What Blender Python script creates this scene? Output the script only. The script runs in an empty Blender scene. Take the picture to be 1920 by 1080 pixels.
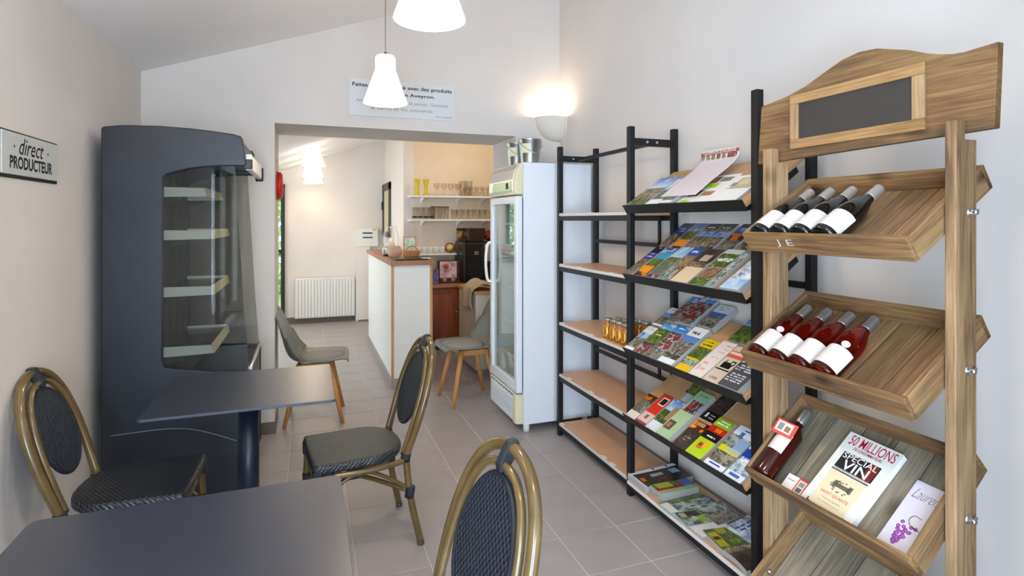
import bpy, bmesh, math, random
import numpy as np
from mathutils import Matrix, Vector, Euler
from math import sin, cos, pi, radians as R
S = bpy.context.scene
COL = S.collection
random.seed(7)

# ------------------------------------------------------------ camera, world, lights, exposure
F_PX, CAM_H = 1045.0, 1.45
cd = bpy.data.cameras.new('camera'); cam = bpy.data.objects.new('camera', cd); COL.objects.link(cam)
cd.sensor_fit = 'HORIZONTAL'; cd.sensor_width = 36.0
cd.lens = F_PX / 1920 * 36.0
cd.shift_y = -(540 - 413) / 1920.0
cd.clip_start = 0.05
YAW = math.atan((960 - 575) / F_PX)
cam.location = (0, 0, CAM_H); cam.rotation_euler = (pi / 2, 0, -YAW)
S.camera = cam
S.view_settings.view_transform = 'Standard'; S.view_settings.look = 'None'
S.view_settings.gamma = 1.0; S.view_settings.use_curve_mapping = False
S.view_settings.exposure = 0.70
w = bpy.data.worlds.new('sky'); S.world = w; w.use_nodes = True
bg = w.node_tree.nodes['Background']; bg.inputs[0].default_value = (0.78, 0.88, 1.0, 1); bg.inputs[1].default_value = 2.4

def area(name, loc, rot, sx, sy, power, col):
    l = bpy.data.lights.new(name, 'AREA'); l.shape = 'RECTANGLE'; l.size = sx; l.size_y = sy
    l.energy = power; l.color = col
    o = bpy.data.objects.new(name, l); o.location = loc; o.rotation_euler = rot; COL.objects.link(o); return o
# daylight: through the big window behind the camera; the far room gets an added fill lamp
area('daylight_window_behind', (-0.15, -3.12, 1.15), (R(90), 0, 0), 1.35, 2.0, 105, (0.60, 0.79, 1.0))
area('daylight_window_left', (-1.22, -1.45, 1.12), (0, R(-90), 0), 1.95, 1.9, 165, (0.60, 0.79, 1.0))
area('fill_far_room', (-1.45, 6.3, 1.1), (0, R(-90), 0), 1.9, 1.9, 2.5, (0.95, 0.98, 1.0))

# ------------------------------------------------------------ colour + materials
def lin(c):
    if isinstance(c, str):
        c = tuple(int(c[i:i + 2], 16) / 255 for i in (0, 2, 4))
    return tuple(x / 12.92 if x <= 0.04045 else ((x + 0.055) / 1.055) ** 2.4 for x in c)
def rgba(c): return (*lin(c), 1.0)
MATS = {}
def newmat(name):
    m = bpy.data.materials.new(name); m.use_nodes = True
    nt = m.node_tree; return m, nt, nt.nodes['Principled BSDF']
def mat(name, col, rough=0.5, metal=0.0, var=0.0, vscale=8.0, bump=0.0, bscale=60.0, emis=None, es=0.0, trans=0.0, ior=1.45, coat=0.0, coatr=0.05, spec=0.5, stretch=(1, 1, 1)):
    if name in MATS: return MATS[name]
    m, nt, b = newmat(name); N, L = nt.nodes, nt.links
    b.inputs['Roughness'].default_value = rough; b.inputs['Metallic'].default_value = metal
    b.inputs['IOR'].default_value = ior; b.inputs['Transmission Weight'].default_value = trans
    b.inputs['Coat Weight'].default_value = coat; b.inputs['Coat Roughness'].default_value = coatr; b.inputs['Specular IOR Level'].default_value = spec
    b.inputs['Base Color'].default_value = rgba(col)
    tc = N.new('ShaderNodeTexCoord'); mp = N.new('ShaderNodeMapping'); mp.inputs['Scale'].default_value = stretch
    L.new(tc.outputs['Object'], mp.inputs[0])
    if var > 0:
        n = N.new('ShaderNodeTexNoise'); n.inputs['Scale'].default_value = vscale; n.inputs['Detail'].default_value = 4
        L.new(mp.outputs[0], n.inputs[0])
        r = N.new('ShaderNodeValToRGB'); c = np.array(lin(col))
        r.color_ramp.elements[0].position = 0.3; r.color_ramp.elements[1].position = 0.7
        r.color_ramp.elements[0].color = (*np.clip(c * (1 - var), 0, 1), 1); r.color_ramp.elements[1].color = (*np.clip(c * (1 + var), 0, 1), 1)
        L.new(n.outputs[0], r.inputs[0]); L.new(r.outputs[0], b.inputs['Base Color'])
    if bump > 0:
        n2 = N.new('ShaderNodeTexNoise'); n2.inputs['Scale'].default_value = bscale; n2.inputs['Detail'].default_value = 3
        L.new(mp.outputs[0], n2.inputs[0])
        bp = N.new('ShaderNodeBump'); bp.inputs['Strength'].default_value = bump; bp.inputs['Distance'].default_value = 0.004
        L.new(n2.outputs[0], bp.inputs['Height']); L.new(bp.outputs[0], b.inputs['Normal'])
    if emis: b.inputs['Emission Color'].default_value = rgba(emis); b.inputs['Emission Strength'].default_value = es
    MATS[name] = m; return m
def wood(name, c1, c2, c3, axis=0, rough=0.65, fine=110.0, bump=0.25, knots=True):
    """weathered boards: grain runs along the given object axis"""
    m, nt, b = newmat(name); N, L = nt.nodes, nt.links
    b.inputs['Roughness'].default_value = rough
    tc = N.new('ShaderNodeTexCoord'); oi = N.new('ShaderNodeObjectInfo')
    ad = N.new('ShaderNodeVectorMath'); ad.operation = 'ADD'
    ml = N.new('ShaderNodeVectorMath'); ml.operation = 'SCALE'; ml.inputs['Scale'].default_value = 7.0
    cb = N.new('ShaderNodeCombineXYZ')
    for i in range(3): L.new(oi.outputs['Random'], cb.inputs[i])
    L.new(cb.outputs[0], ml.inputs[0]); L.new(tc.outputs['Object'], ad.inputs[0]); L.new(ml.outputs[0], ad.inputs[1])
    mp = N.new('ShaderNodeMapping'); sc = [fine, fine, fine]; sc[axis] = fine * 0.045
    mp.inputs['Scale'].default_value = sc; L.new(ad.outputs[0], mp.inputs[0])
    n = N.new('ShaderNodeTexNoise'); n.inputs['Scale'].default_value = 1.0; n.inputs['Detail'].default_value = 6; n.inputs['Roughness'].default_value = 0.65
    n.inputs['Distortion'].default_value = 0.6
    L.new(mp.outputs[0], n.inputs[0])
    mp2 = N.new('ShaderNodeMapping'); s2 = [9, 9, 9]; s2[axis] = 2.0; mp2.inputs['Scale'].default_value = s2; L.new(ad.outputs[0], mp2.inputs[0])
    n2 = N.new('ShaderNodeTexNoise'); n2.inputs['Scale'].default_value = 1.0; n2.inputs['Detail'].default_value = 3; L.new(mp2.outputs[0], n2.inputs[0])
    r = N.new('ShaderNodeValToRGB'); e = r.color_ramp.elements
    e[0].position = 0.39; e[0].color = rgba(c1); e[1].position = 0.63; e[1].color = rgba(c3)
    e2 = e.new(0.51); e2.color = rgba(c2)
    mx = N.new('ShaderNodeMath'); mx.operation = 'MULTIPLY_ADD'; mx.inputs[1].default_value = 0.55
    m2 = N.new('ShaderNodeMath'); m2.operation = 'MULTIPLY'; m2.inputs[1].default_value = 0.45
    L.new(n2.outputs[0], m2.inputs[0]); L.new(n.outputs[0], mx.inputs[0]); L.new(m2.outputs[0], mx.inputs[2])
    L.new(mx.outputs[0], r.inputs[0])
    out = r.outputs[0]
    if knots:
        mp3 = N.new('ShaderNodeMapping'); s3 = [9, 9, 9]; s3[axis] = 4.5; mp3.inputs['Scale'].default_value = s3; L.new(ad.outputs[0], mp3.inputs[0])
        v = N.new('ShaderNodeTexVoronoi'); v.inputs['Scale'].default_value = 1.0; L.new(mp3.outputs[0], v.inputs[0])
        kr = N.new('ShaderNodeValToRGB'); kr.color_ramp.elements[0].position = 0.06; kr.color_ramp.elements[0].color = (0.28, 0.22, 0.20, 1)
        kr.color_ramp.elements[1].position = 0.22; kr.color_ramp.elements[1].color = (1, 1, 1, 1)
        L.new(v.outputs['Distance'], kr.inputs[0])
        mm = N.new('ShaderNodeMix'); mm.data_type = 'RGBA'; mm.blend_type = 'MULTIPLY'; mm.inputs[0].default_value = 1.0
        L.new(out, mm.inputs[6]); L.new(kr.outputs[0], mm.inputs[7]); out = mm.outputs[2]
    hs = N.new('ShaderNodeHueSaturation'); mr = N.new('ShaderNodeMapRange'); mr.inputs['To Min'].default_value = 0.82; mr.inputs['To Max'].default_value = 1.15
    L.new(oi.outputs['Random'], mr.inputs[0]); L.new(mr.outputs[0], hs.inputs['Value']); L.new(out, hs.inputs['Color'])
    L.new(hs.outputs[0], b.inputs['Base Color'])
    bp = N.new('ShaderNodeBump'); bp.inputs['Strength'].default_value = bump; bp.inputs['Distance'].default_value = 0.002
    L.new(n.outputs[0], bp.inputs['Height']); L.new(bp.outputs[0], b.inputs['Normal'])
    return m
def pane(name, tint=(1, 1, 1), ior=1.5, rough=0.0, gain=1.0):
    """thin clear sheet: reflects by Fresnel, otherwise lets everything straight through"""
    m = bpy.data.materials.new(name); m.use_nodes = True; nt = m.node_tree; N, L = nt.nodes, nt.links; N.clear()
    o = N.new('ShaderNodeOutputMaterial'); mx = N.new('ShaderNodeMixShader'); t = N.new('ShaderNodeBsdfTransparent'); g = N.new('ShaderNodeBsdfGlossy')
    t.inputs[0].default_value = (*tint, 1); g.inputs['Roughness'].default_value = rough
    f = N.new('ShaderNodeLayerWeight'); pw5 = N.new('ShaderNodeMath'); pw5.operation = 'POWER'; pw5.inputs[1].default_value = 4.0; L.new(f.outputs['Facing'], pw5.inputs[0])
    ma = N.new('ShaderNodeMath'); ma.operation = 'MULTIPLY_ADD'; ma.inputs[1].default_value = 0.9; ma.inputs[2].default_value = 0.035 * gain; ma.use_clamp = True
    L.new(pw5.outputs[0], ma.inputs[0]); L.new(ma.outputs[0], mx.inputs[0]); L.new(t.outputs[0], mx.inputs[1]); L.new(g.outputs[0], mx.inputs[2]); L.new(mx.outputs[0], o.inputs[0])
    return m
def weave(name, c1, c2, sc):
    m, nt, b = newmat(name); N, L = nt.nodes, nt.links
    tc = N.new('ShaderNodeTexCoord')
    mp = N.new('ShaderNodeMapping'); mp.inputs['Rotation'].default_value = (0, 0, R(8)); L.new(tc.outputs['Object'], mp.inputs[0])
    sx = N.new('ShaderNodeSeparateXYZ'); L.new(mp.outputs[0], sx.inputs[0])
    def sn(sock_a, k, sock_b=None):
        q = N.new('ShaderNodeMath'); q.operation = 'MULTIPLY'; q.inputs[1].default_value = k; L.new(sock_a, q.inputs[0])
        s = N.new('ShaderNodeMath'); s.operation = 'SINE'; L.new(q.outputs[0], s.inputs[0]); return s.outputs[0]
    xz = N.new('ShaderNodeMath'); xz.operation = 'ADD'; L.new(sx.outputs[0], xz.inputs[0]); L.new(sx.outputs[2], xz.inputs[1])
    a = sn(xz.outputs[0], sc); c = sn(sx.outputs[1], sc)
    pr = N.new('ShaderNodeMath'); pr.operation = 'MULTIPLY'; L.new(a, pr.inputs[0]); L.new(c, pr.inputs[1])
    r = N.new('ShaderNodeValToRGB'); r.color_ramp.elements[0].position = 0.25; r.color_ramp.elements[0].color = rgba(c1)
    r.color_ramp.elements[1].position = 0.85; r.color_ramp.elements[1].color = rgba(c2)
    mr = N.new('ShaderNodeMapRange'); mr.inputs['From Min'].default_value = -1; L.new(pr.outputs[0], mr.inputs[0])
    L.new(mr.outputs[0], r.inputs[0]); L.new(r.outputs[0], b.inputs['Base Color'])
    bp = N.new('ShaderNodeBump'); bp.inputs['Strength'].default_value = 0.9; bp.inputs['Distance'].default_value = 0.002
    L.new(mr.outputs[0], bp.inputs['Height']); L.new(bp.outputs[0], b.inputs['Normal'])
    b.inputs['Roughness'].default_value = 0.33
    return m
def printmat():
    m, nt, b = newmat('printed_paper'); a = nt.nodes.new('ShaderNodeAttribute'); a.attribute_name = 'Col'
    nt.links.new(a.outputs[0], b.inputs['Base Color']); b.inputs['Roughness'].default_value = 0.32; return m
M = dict(
    wall=mat('wall_paint', 'DCD5CF', 0.85, var=0.03, vscale=2.0, bump=0.06, bscale=90),
    wall2=mat('wall_paint_warm', 'E8E2DA', 0.85, var=0.03, vscale=2.0),
    kitchen=mat('wall_paint_cream', 'E8D8BE', 0.85, var=0.03),
    ceil=mat('ceiling_paint', 'F4F0EE', 0.9, var=0.02, vscale=1.5),
    tile=mat('floor_tile_glaze', 'A29C9B', 0.36, var=0.06, vscale=5.0, bump=0.05, bscale=25),
    grout=mat('tile_grout', 'D3CBC3', 0.9, var=0.08, vscale=30),
    plinth=mat('plinth_tile', '9C9490', 0.5, var=0.05),
    plinth_d=mat('plinth_tile_dark', '6E645E', 0.5, var=0.05),
    black=mat('black_metal', '0A0B0D', 0.5, bump=0.05, bscale=200),
    black_s=mat('black_plastic', '0C0C0E', 0.3),
    case=mat('case_panel_graphite', '1A1E27', 0.38, bump=0.04, bscale=300, coat=0.15, coatr=0.3),
    case_d=mat('case_inside_dark', '34383C', 0.4),
    tabletop=mat('table_laminate', '232939', 0.36, var=0.12, vscale=6, bump=0.03, bscale=120, coat=0.8, coatr=0.3),
    tablerim=mat('table_rim', '70747C', 0.4),
    leg=mat('table_column', '1B2230', 0.3),
    bamboo=mat('bamboo_look_tube', '66522C', 0.2, var=0.25, vscale=10, coat=0.5),
    binding=mat('navy_binding', '20252E', 0.35, bump=0.5, bscale=260, stretch=(1, 1, 6)),
    grey_shell=mat('grey_plastic', '77766F', 0.4),
    cushion=mat('grey_cushion', '8C8A85', 0.6),
    oak=mat('oak_leg', 'C98E4E', 0.45, var=0.12, vscale=6, stretch=(6, 6, 1)),
    chip=mat('chipboard_shelf', 'CFA27E', 0.45, var=0.05, vscale=14),
    chip2=mat('chipboard_tray', 'BE9468', 0.5, var=0.06, vscale=14),
    white=mat('white_enamel', 'E4E8EE', 0.3),
    white2=mat('white_plastic', 'EDECE6', 0.4),
    cream=mat('cream_plastic', 'DCD7B4', 0.4),
    cream_s=mat('cream_rail', 'D8CFA6', 0.4),
    steel=mat('galvanised_steel', 'B9BBBA', 0.3, metal=1.0, var=0.1, vscale=12),
    zinc=mat('zinc_bolt', 'C4C8CC', 0.3, metal=1.0),
    dome=mat('plaster_dome', 'DED6CA', 0.7),
    glass=pane('clear_pane', gain=1.6), glass_f=pane('fridge_pane', (0.93, 0.97, 0.95), gain=2.6), glass_c=pane('case_pane', (0.72, 0.73, 0.71), gain=.8),
    glassware=pane('glassware', (0.985, 0.975, 0.955), gain=2.6), shelfglass=pane('shelf_glass', (0.82, 0.88, 0.86), gain=2.0),
    yellow_g=mat('yellow_glass', 'F2DC1E', 0.2, trans=0.3),
    slate=mat('blackboard', '38322F', 0.75, var=0.08),
    redwood=wood('cabinet_cherry', '6E2F12', '8E4520', 'A0532A', axis=2, rough=0.4, knots=False, bump=0.05),
    beech=wood('worktop_beech', '9C5F3C', 'B87A50', 'C68A5E', axis=0, rough=0.4, knots=False, bump=0.05),
    edgewood=wood('edge_oak', 'B9854F', 'CC9A62', 'D6A973', axis=2, rough=0.5, knots=False, bump=0.05),
    wx=wood('weathered_wood_x', '54402B', '80623F', '9E8058', axis=0),
    wy=wood('weathered_wood_y', '523A22', '7E5D38', '9C7A50', axis=1),
    wz=wood('weathered_wood_z', '6C5236', '9A7B56', 'B49470', axis=2),
    wg=wood('weathered_plank', '5C4630', '7C6142', '967A55', axis=0, fine=120),
    wgg=wood('weathered_plank_grey', '5A5244', '7C7261', '948A77', axis=0, fine=120),
    frame_ew=wood('blackboard_frame_wood', '755832', '967247', 'AC885A', axis=1, fine=120, knots=False),
    paper=mat('plain_paper', 'F0EEEA', 0.5), ink=mat('black_ink', '1A1718', 0.5), grey_ink=mat('grey_ink', '8A8A8E', 0.5),
    red_ink=mat('crimson_ink', 'B0123C', 0.45), purple=mat('purple_ink', 'B05AB8', 0.5), orange_ink=mat('orange_ink', 'C0502C', 0.5), cream_ink=mat('cream_print', 'D6C9A6', 0.45),
    black_print=mat('black_print', '151316', 0.35), white_ink=mat('white_ink', 'F4F2EE', 0.45),
    label=mat('bottle_label', 'D6D0CC', 0.55, var=0.02),
    darkbottle=mat('dark_bottle_glass', '0B0D0C', 0.06, coat=0.4),
    rose=mat('rose_wine', 'A8240E', 0.03, var=0.0, trans=0.93, ior=1.36),
    rose2=mat('amber_wine', '4A1008', 0.05, trans=0.5, ior=1.36),
    capsule=mat('capsule_foil', 'B8B2AC', 0.35, metal=0.6), capsule2=mat('capsule_foil_silver', '9A9896', 0.3, metal=0.8),
    honey=mat('honey', 'C8760E', 0.12, trans=0.35), lid=mat('jar_lid', '9A9488', 0.35, metal=0.5), yellow_lab=mat('honey_label', 'E8D47C', 0.5),
    red=mat('red_plastic', 'C2261A', 0.35), basket=mat('basket_orange', 'C98A54', 0.6, bump=0.4, bscale=90), shell_pink=mat('pale_pot', 'D9B79A', 0.5, var=0.1, bump=0.3),
    cloth=mat('beige_cloth', 'B3A488', 0.9, bump=0.3, bscale=60), darkwood=mat('dark_grey_frame', '4E4A46', 0.5),
    leaf=mat('hedge_leaf', '9CC070', 0.6, var=0.3, vscale=9), lawn=mat('lawn', '7F9A55', 0.9, var=0.2),
    doorblack=mat('door_frame_black', '26282A', 0.4),
    shade=mat('opal_shade', 'FFF6E6', 0.35, emis='FFF0D8', es=2.6),
    bulb=mat('bulb_glow', 'FFF3DC', 0.3, emis='FFE8C0', es=14.0),
    seat_w=weave('woven_seat', '090B10', '3C4046', 340.0), back_w=weave('woven_back', '0A0D13', '39404C', 400.0),
    printed=printmat(),
)
# ------------------------------------------------------------ geometry helpers
def nb(): return bmesh.new()
def box(bm, x0, x1, y0, y1, z0, z1, mi=0):
    v = [bm.verts.new(p) for p in ((x0, y0, z0), (x1, y0, z0), (x1, y1, z0), (x0, y1, z0), (x0, y0, z1), (x1, y0, z1), (x1, y1, z1), (x0, y1, z1))]
    for f in ((3, 2, 1, 0), (4, 5, 6, 7), (0, 1, 5, 4), (1, 2, 6, 5), (2, 3, 7, 6), (3, 0, 4, 7)):
        q = bm.faces.new([v[i] for i in f]); q.material_index = mi
    return bm
def prism(bm, pts, fn, d0, d1, mi=0):
    """pts 2D outline; fn(a, b, d) -> xyz"""
    A = [bm.verts.new(fn(a, b, d0)) for a, b in pts]; B = [bm.verts.new(fn(a, b, d1)) for a, b in pts]
    n = len(pts)
    bm.faces.new(A); bm.faces.new(B[::-1])
    for i in range(n): bm.faces.new([A[i], B[i], B[(i + 1) % n], A[(i + 1) % n]])
    bmesh.ops.recalc_face_normals(bm, faces=bm.faces[:])
    return bm
XZ = lambda a, b, d: (a, d, b)
YZ = lambda a, b, d: (d, a, b)
XY = lambda a, b, d: (a, b, d)
def smooth_pts(P, n=6, closed=False):
    P = [Vector(p) for p in P]; out = []; k = len(P)
    rng = range(k if closed else k - 1)
    for i in rng:
        p0 = P[(i - 1) % k] if closed or i > 0 else P[0]; p1 = P[i]; p2 = P[(i + 1) % k]; p3 = P[(i + 2) % k] if closed or i + 2 < k else P[-1]
        for j in range(n):
            t = j / n
            out.append(0.5 * ((2 * p1) + (p2 - p0) * t + (2 * p0 - 5 * p1 + 4 * p2 - p3) * t * t + (3 * p1 - p0 - 3 * p2 + p3) * t ** 3))
    if not closed: out.append(P[-1])
    return out
def tube(bm, P, r, seg=10, closed=False, smooth=0, flat=1.0):
    P = smooth_pts(P, smooth, closed) if smooth else [Vector(p) for p in P]
    n = len(P); rr = r if isinstance(r, (list, tuple)) else None
    rings = []; up = None
    for i in range(n):
        a = P[(i - 1) % n] if closed or i > 0 else P[0]; b = P[(i + 1) % n] if closed or i < n - 1 else P[-1]
        t = (b - a).normalized()
        if up is None: up = t.orthogonal().normalized()
        up = (up - t * up.dot(t)).normalized(); sd = t.cross(up)
        ri = (rr[0] + (rr[-1] - rr[0]) * i / (n - 1)) if rr else r
        rings.append([bm.verts.new(P[i] + ri * (cos(2 * pi * k / seg) * up + flat * sin(2 * pi * k / seg) * sd)) for k in range(seg)])
    for i in range(n if closed else n - 1):
        A, B = rings[i], rings[(i + 1) % n]
        for k in range(seg): bm.faces.new([A[k], A[(k + 1) % seg], B[(k + 1) % seg], B[k]]).smooth = True
    if not closed: bm.faces.new(rings[0][::-1]); bm.faces.new(rings[-1])
    return bm
def lathe(bm, prof, seg=24, M4=None, a0=0, a1=2 * pi, cap=True):
    full = abs(a1 - a0 - 2 * pi) < 1e-6; ns = seg if full else seg + 1; rings = []
    for r, z in prof:
        rings.append([bm.verts.new((r * cos(a0 + (a1 - a0) * k / seg), r * sin(a0 + (a1 - a0) * k / seg), z)) for k in range(ns)])
    for A, B in zip(rings, rings[1:]):
        for k in range(seg): bm.faces.new([A[k], A[(k + 1) % ns], B[(k + 1) % ns], B[k]]).smooth = True
    if cap and full:
        if prof[0][0] > 1e-4: bm.faces.new(rings[0][::-1])
        if prof[-1][0] > 1e-4: bm.faces.new(rings[-1])
    if M4: bm.transform(M4)
    return bm
def grid(bm, fn, nu, nv, thick=0.0, smooth=True):
    V = [[bm.verts.new(fn(i / nu, j / nv)) for j in range(nv + 1)] for i in range(nu + 1)]
    for i in range(nu):
        for j in range(nv): bm.faces.new([V[i][j], V[i + 1][j], V[i + 1][j + 1], V[i][j + 1]]).smooth = smooth
    return bm
WM = {}
def tag(o, label=None, cat=None, group=None, kind=None):
    if label: o['label'] = label
    if cat: o['category'] = cat
    if group: o['group'] = group
    if kind: o['kind'] = kind
    return o
def obj(name, bm, m, parent=None, local=False, mw=None, bev=0.0, seg=2, solid=0.0, sub=0, kind=None, label=None):
    """link bm as one mesh. Built in world coordinates unless local; mw = own world matrix (bm then in its frame)."""
    me = bpy.data.meshes.new(name)
    pw = WM.get(parent.as_pointer(), Matrix()) if parent else Matrix()
    if not local and parent is not None and mw is None: bm.transform(pw.inverted())
    bm.to_mesh(me); bm.free()
    for mm in (m if isinstance(m, (list, tuple)) else [m]): me.materials.append(mm)
    o = bpy.data.objects.new(name, me); COL.objects.link(o)
    if parent: o.parent = parent
    ml = Matrix()
    if mw is not None: ml = pw.inverted() @ mw
    o.matrix_local = ml; WM[o.as_pointer()] = pw @ ml
    if solid: x = o.modifiers.new('solid', 'SOLIDIFY'); x.thickness = solid; x.offset = 0
    if sub: x = o.modifiers.new('sub', 'SUBSURF'); x.levels = sub; x.render_levels = sub
    if bev: x = o.modifiers.new('bevel', 'BEVEL'); x.width = bev; x.segments = seg; x.limit_method = 'ANGLE'; x.angle_limit = R(40)
    if kind: o['kind'] = kind
    if label: o['label'] = label
    return o
def thing(name, label, cat, loc=(0, 0, 0), rz=0.0, group=None, mw=None):
    o = bpy.data.objects.new(name, None); COL.objects.link(o); o.empty_display_size = 0.05
    m = mw if mw is not None else Matrix.Translation(loc) @ Matrix.Rotation(rz, 4, 'Z')
    o.matrix_local = m; WM[o.as_pointer()] = m
    tag(o, label, cat, group); return o
def dup(root, mw, label=None, group=None):
    def cp(o, par):
        c = o.copy(); COL.objects.link(c)
        if par: c.parent = par; c.matrix_local = o.matrix_local.copy()
        for ch in [x for x in KIDS.get(o.as_pointer(), [])]: cp(ch, c)
        return c
    r = cp(root, None); r.matrix_local = mw; WM[r.as_pointer()] = mw
    if label: r['label'] = label
    if group: r['group'] = group
    return r
KIDS = {}
def kids(root):
    allo = list(COL.objects); KIDS.clear()
    for o in allo:
        if o.parent: KIDS.setdefault(o.parent.as_pointer(), []).append(o)
def basis(o, x, y):
    x = Vector(x).normalized(); y = Vector(y); z = x.cross(y).normalized(); y = z.cross(x)
    m = Matrix((x, y, z)).transposed().to_4x4(); m.translation = Vector(o); return m
def text(name, s, m, parent, mw, width=None, height=None, shear=0.0, bold=0.0, space=1.0, align='LEFT', depth=0.0004):
    """flat lettering; mw frame: x reading direction, y up, z out of the surface"""
    c = bpy.data.curves.new(name, 'FONT'); c.body = s; c.shear = shear; c.offset = bold; c.space_character = space
    c.resolution_u = 3; c.extrude = 0.0
    t = bpy.data.objects.new('tmp', c); COL.objects.link(t)
    dg = bpy.context.evaluated_depsgraph_get(); dg.update()
    me = bpy.data.meshes.new_from_object(t.evaluated_get(dg)); COL.objects.unlink(t); bpy.data.objects.remove(t)
    co = np.array([v.co for v in me.vertices]); lo, hi = co.min(0), co.max(0)
    k = (height / (hi[1] - lo[1])) if height else 1.0
    kx = (width / (hi[0] - lo[0])) if width else k
    if not height: k = kx
    x0 = lo[0] if align == 'LEFT' else (lo[0] + hi[0]) / 2
    for v in me.vertices: v.co = ((v.co.x - x0) * kx, (v.co.y - lo[1]) * k, depth)
    me.materials.clear(); me.materials.append(m); me.name = name
    o = bpy.data.objects.new(name, me); COL.objects.link(o); o.parent = parent
    pw = WM.get(parent.as_pointer(), Matrix()); o.matrix_local = pw.inverted() @ mw; WM[o.as_pointer()] = mw
    return o
def struct(name, bm, m, **k):
    o = obj(name, bm, m, **k); o['kind'] = 'structure'; return o

# ------------------------------------------------------------ the rooms
XL, XR, YF, YB = -0.984, 1.93, 4.12, -3.0        # left wall, right wall, partition wall, wall behind the camera
YF2 = 4.68                                       # far side of the thick partition
ceilz = lambda x: 2.39 + 0.354 * (x + 0.984)
ceil2 = lambda x: 2.14 + 0.354 * (x + 0.318) if x > -0.318 else 2.14
fl = struct('floor', box(nb(), -1.6, 2.75, YB - 0.1, 8.6, -0.10, -0.0025), M['grout'])
tp, tq, gx, gy = 0.295, 0.2895, 0.196, 2.022
tb = box(nb(), 0.0022, tp - 0.0022, 0.0022, tq - 0.0022, -0.006, 0.0)
tile0 = obj('floor_tile', tb, M['tile'], fl, bev=0.0012, seg=1)
tile0.matrix_local = Matrix.Translation((gx, gy, 0)); placed = {(0, 0)}
far_bm = nb()
for i in range(-5, 9):
    for j in range(-17, 23):
        x, y = gx + i * tp, gy + j * tq
        if x + tp > 2.4 or x < -1.35 or y + tq > 8.5: continue
        if (i, j) in placed: continue
        if y > 1.0 and not (x > XR - 0.05 and y < 4.1) and not (x < XL - 0.35 and y < 4.1) and not (y > 6.6 and x > 1.1):
            t = tile0.copy(); COL.objects.link(t); t.parent = fl; t.matrix_local = Matrix.Translation((x, y, random.uniform(-0.0004, 0.0002)))
        else: box(far_bm, x + .0022, x + tp - .0022, y + .0022, y + tq - .0022, -0.006, 0)
obj('floor_tiles_beyond_the_frame', far_bm, M['tile'], fl, kind='stuff')
bm = nb(); zt = ceilz(XL) + .02
box(bm, XL - 0.15, XL, YB, -2.45, 0, zt); box(bm, XL - 0.15, XL, -.45, YF, 0, zt); box(bm, XL - 0.15, XL, -2.45, -.45, 0, .1); box(bm, XL - 0.15, XL, -2.45, -.45, 2.12, zt)
struct('wall_left', bm, M['wall'])
bm = nb()
for a, b in ((-2.45, -2.40), (-1.48, -1.42), (-.5, -.45)): box(bm, XL - .10, XL - .05, a, b, .1, 2.12)
for a, b in ((.1, .15), (2.07, 2.12)): box(bm, XL - .10, XL - .05, -2.45, -.45, a, b)
wn = struct('window_3', bm, M['black'])
obj('window_pane', box(nb(), XL - .08, XL - .076, -2.40, -.5, .15, 2.07), M['glass'], wn)
struct('wall_right', box(nb(), XR, XR + 0.15, YB, YF, 0, 3.5), M['wall'])
struct('ceiling', prism(nb(), [(XL - .15, ceilz(XL - .15)), (XR + .15, ceilz(XR + .15)), (XR + .15, ceilz(XR + .15) + .1), (XL - .15, ceilz(XL - .15) + .1)], XZ, YB - .1, YF + .02), M['ceil'])
OX0, OX1, OZ = -0.205, 1.547, 2.113
# wall with the wide opening: left pier, right pier, lintel as one continuous shell
bm = nb(); box(bm, -1.6, OX0, YF, YF2, 0, 3.6); box(bm, OX1, 2.75, YF, YF2, 0, 3.6); box(bm, OX0, OX1, YF, YF2, OZ, 3.6)
struct('wall_front', bm, M['wall'])
struct('baseboard_front', box(nb(), -0.29, OX0 + 0.006, YF - 0.008, YF + 0.3, 0, 0.08), M['plinth_d'])
struct('baseboard_left', box(nb(), XL, XL + 0.008, -.45, YF, 0, 0.08), M['plinth'])
struct('baseboard_right', box(nb(), XR - 0.008, XR, YB, YF, 0, 0.08), M['plinth'])
# wall behind the camera with its window
bm = nb(); box(bm, XL - .15, -.83, YB - .1, YB, 0, 3.6); box(bm, .53, XR + .15, YB - .1, YB, 0, 3.6); box(bm, -.83, .53, YB - .1, YB, 0, 0.12); box(bm, -.83, .53, YB - .1, YB, 2.18, 3.6)
struct('wall_back', bm, M['wall'])
struct('added_shade_pier', box(nb(), 1.25, XR, .22, .45, 0, 3.3), M['wall'])  # added block out of view, keeps window light off the right wall
bm = nb()
for a, b in ((-.83, -.78), (-.18, -.12), (.48, .53)): box(bm, a, b, YB - .07, YB - .02, .12, 2.18)
for a, b in ((.12, .17), (2.13, 2.18)): box(bm, -.83, .53, YB - .07, YB - .02, a, b)
wn = struct('window_1', bm, M['doorblack'])
obj('window_pane', box(nb(), -.78, .48, YB - .048, YB - .044, .17, 2.13), M['glass'], wn)
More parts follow.
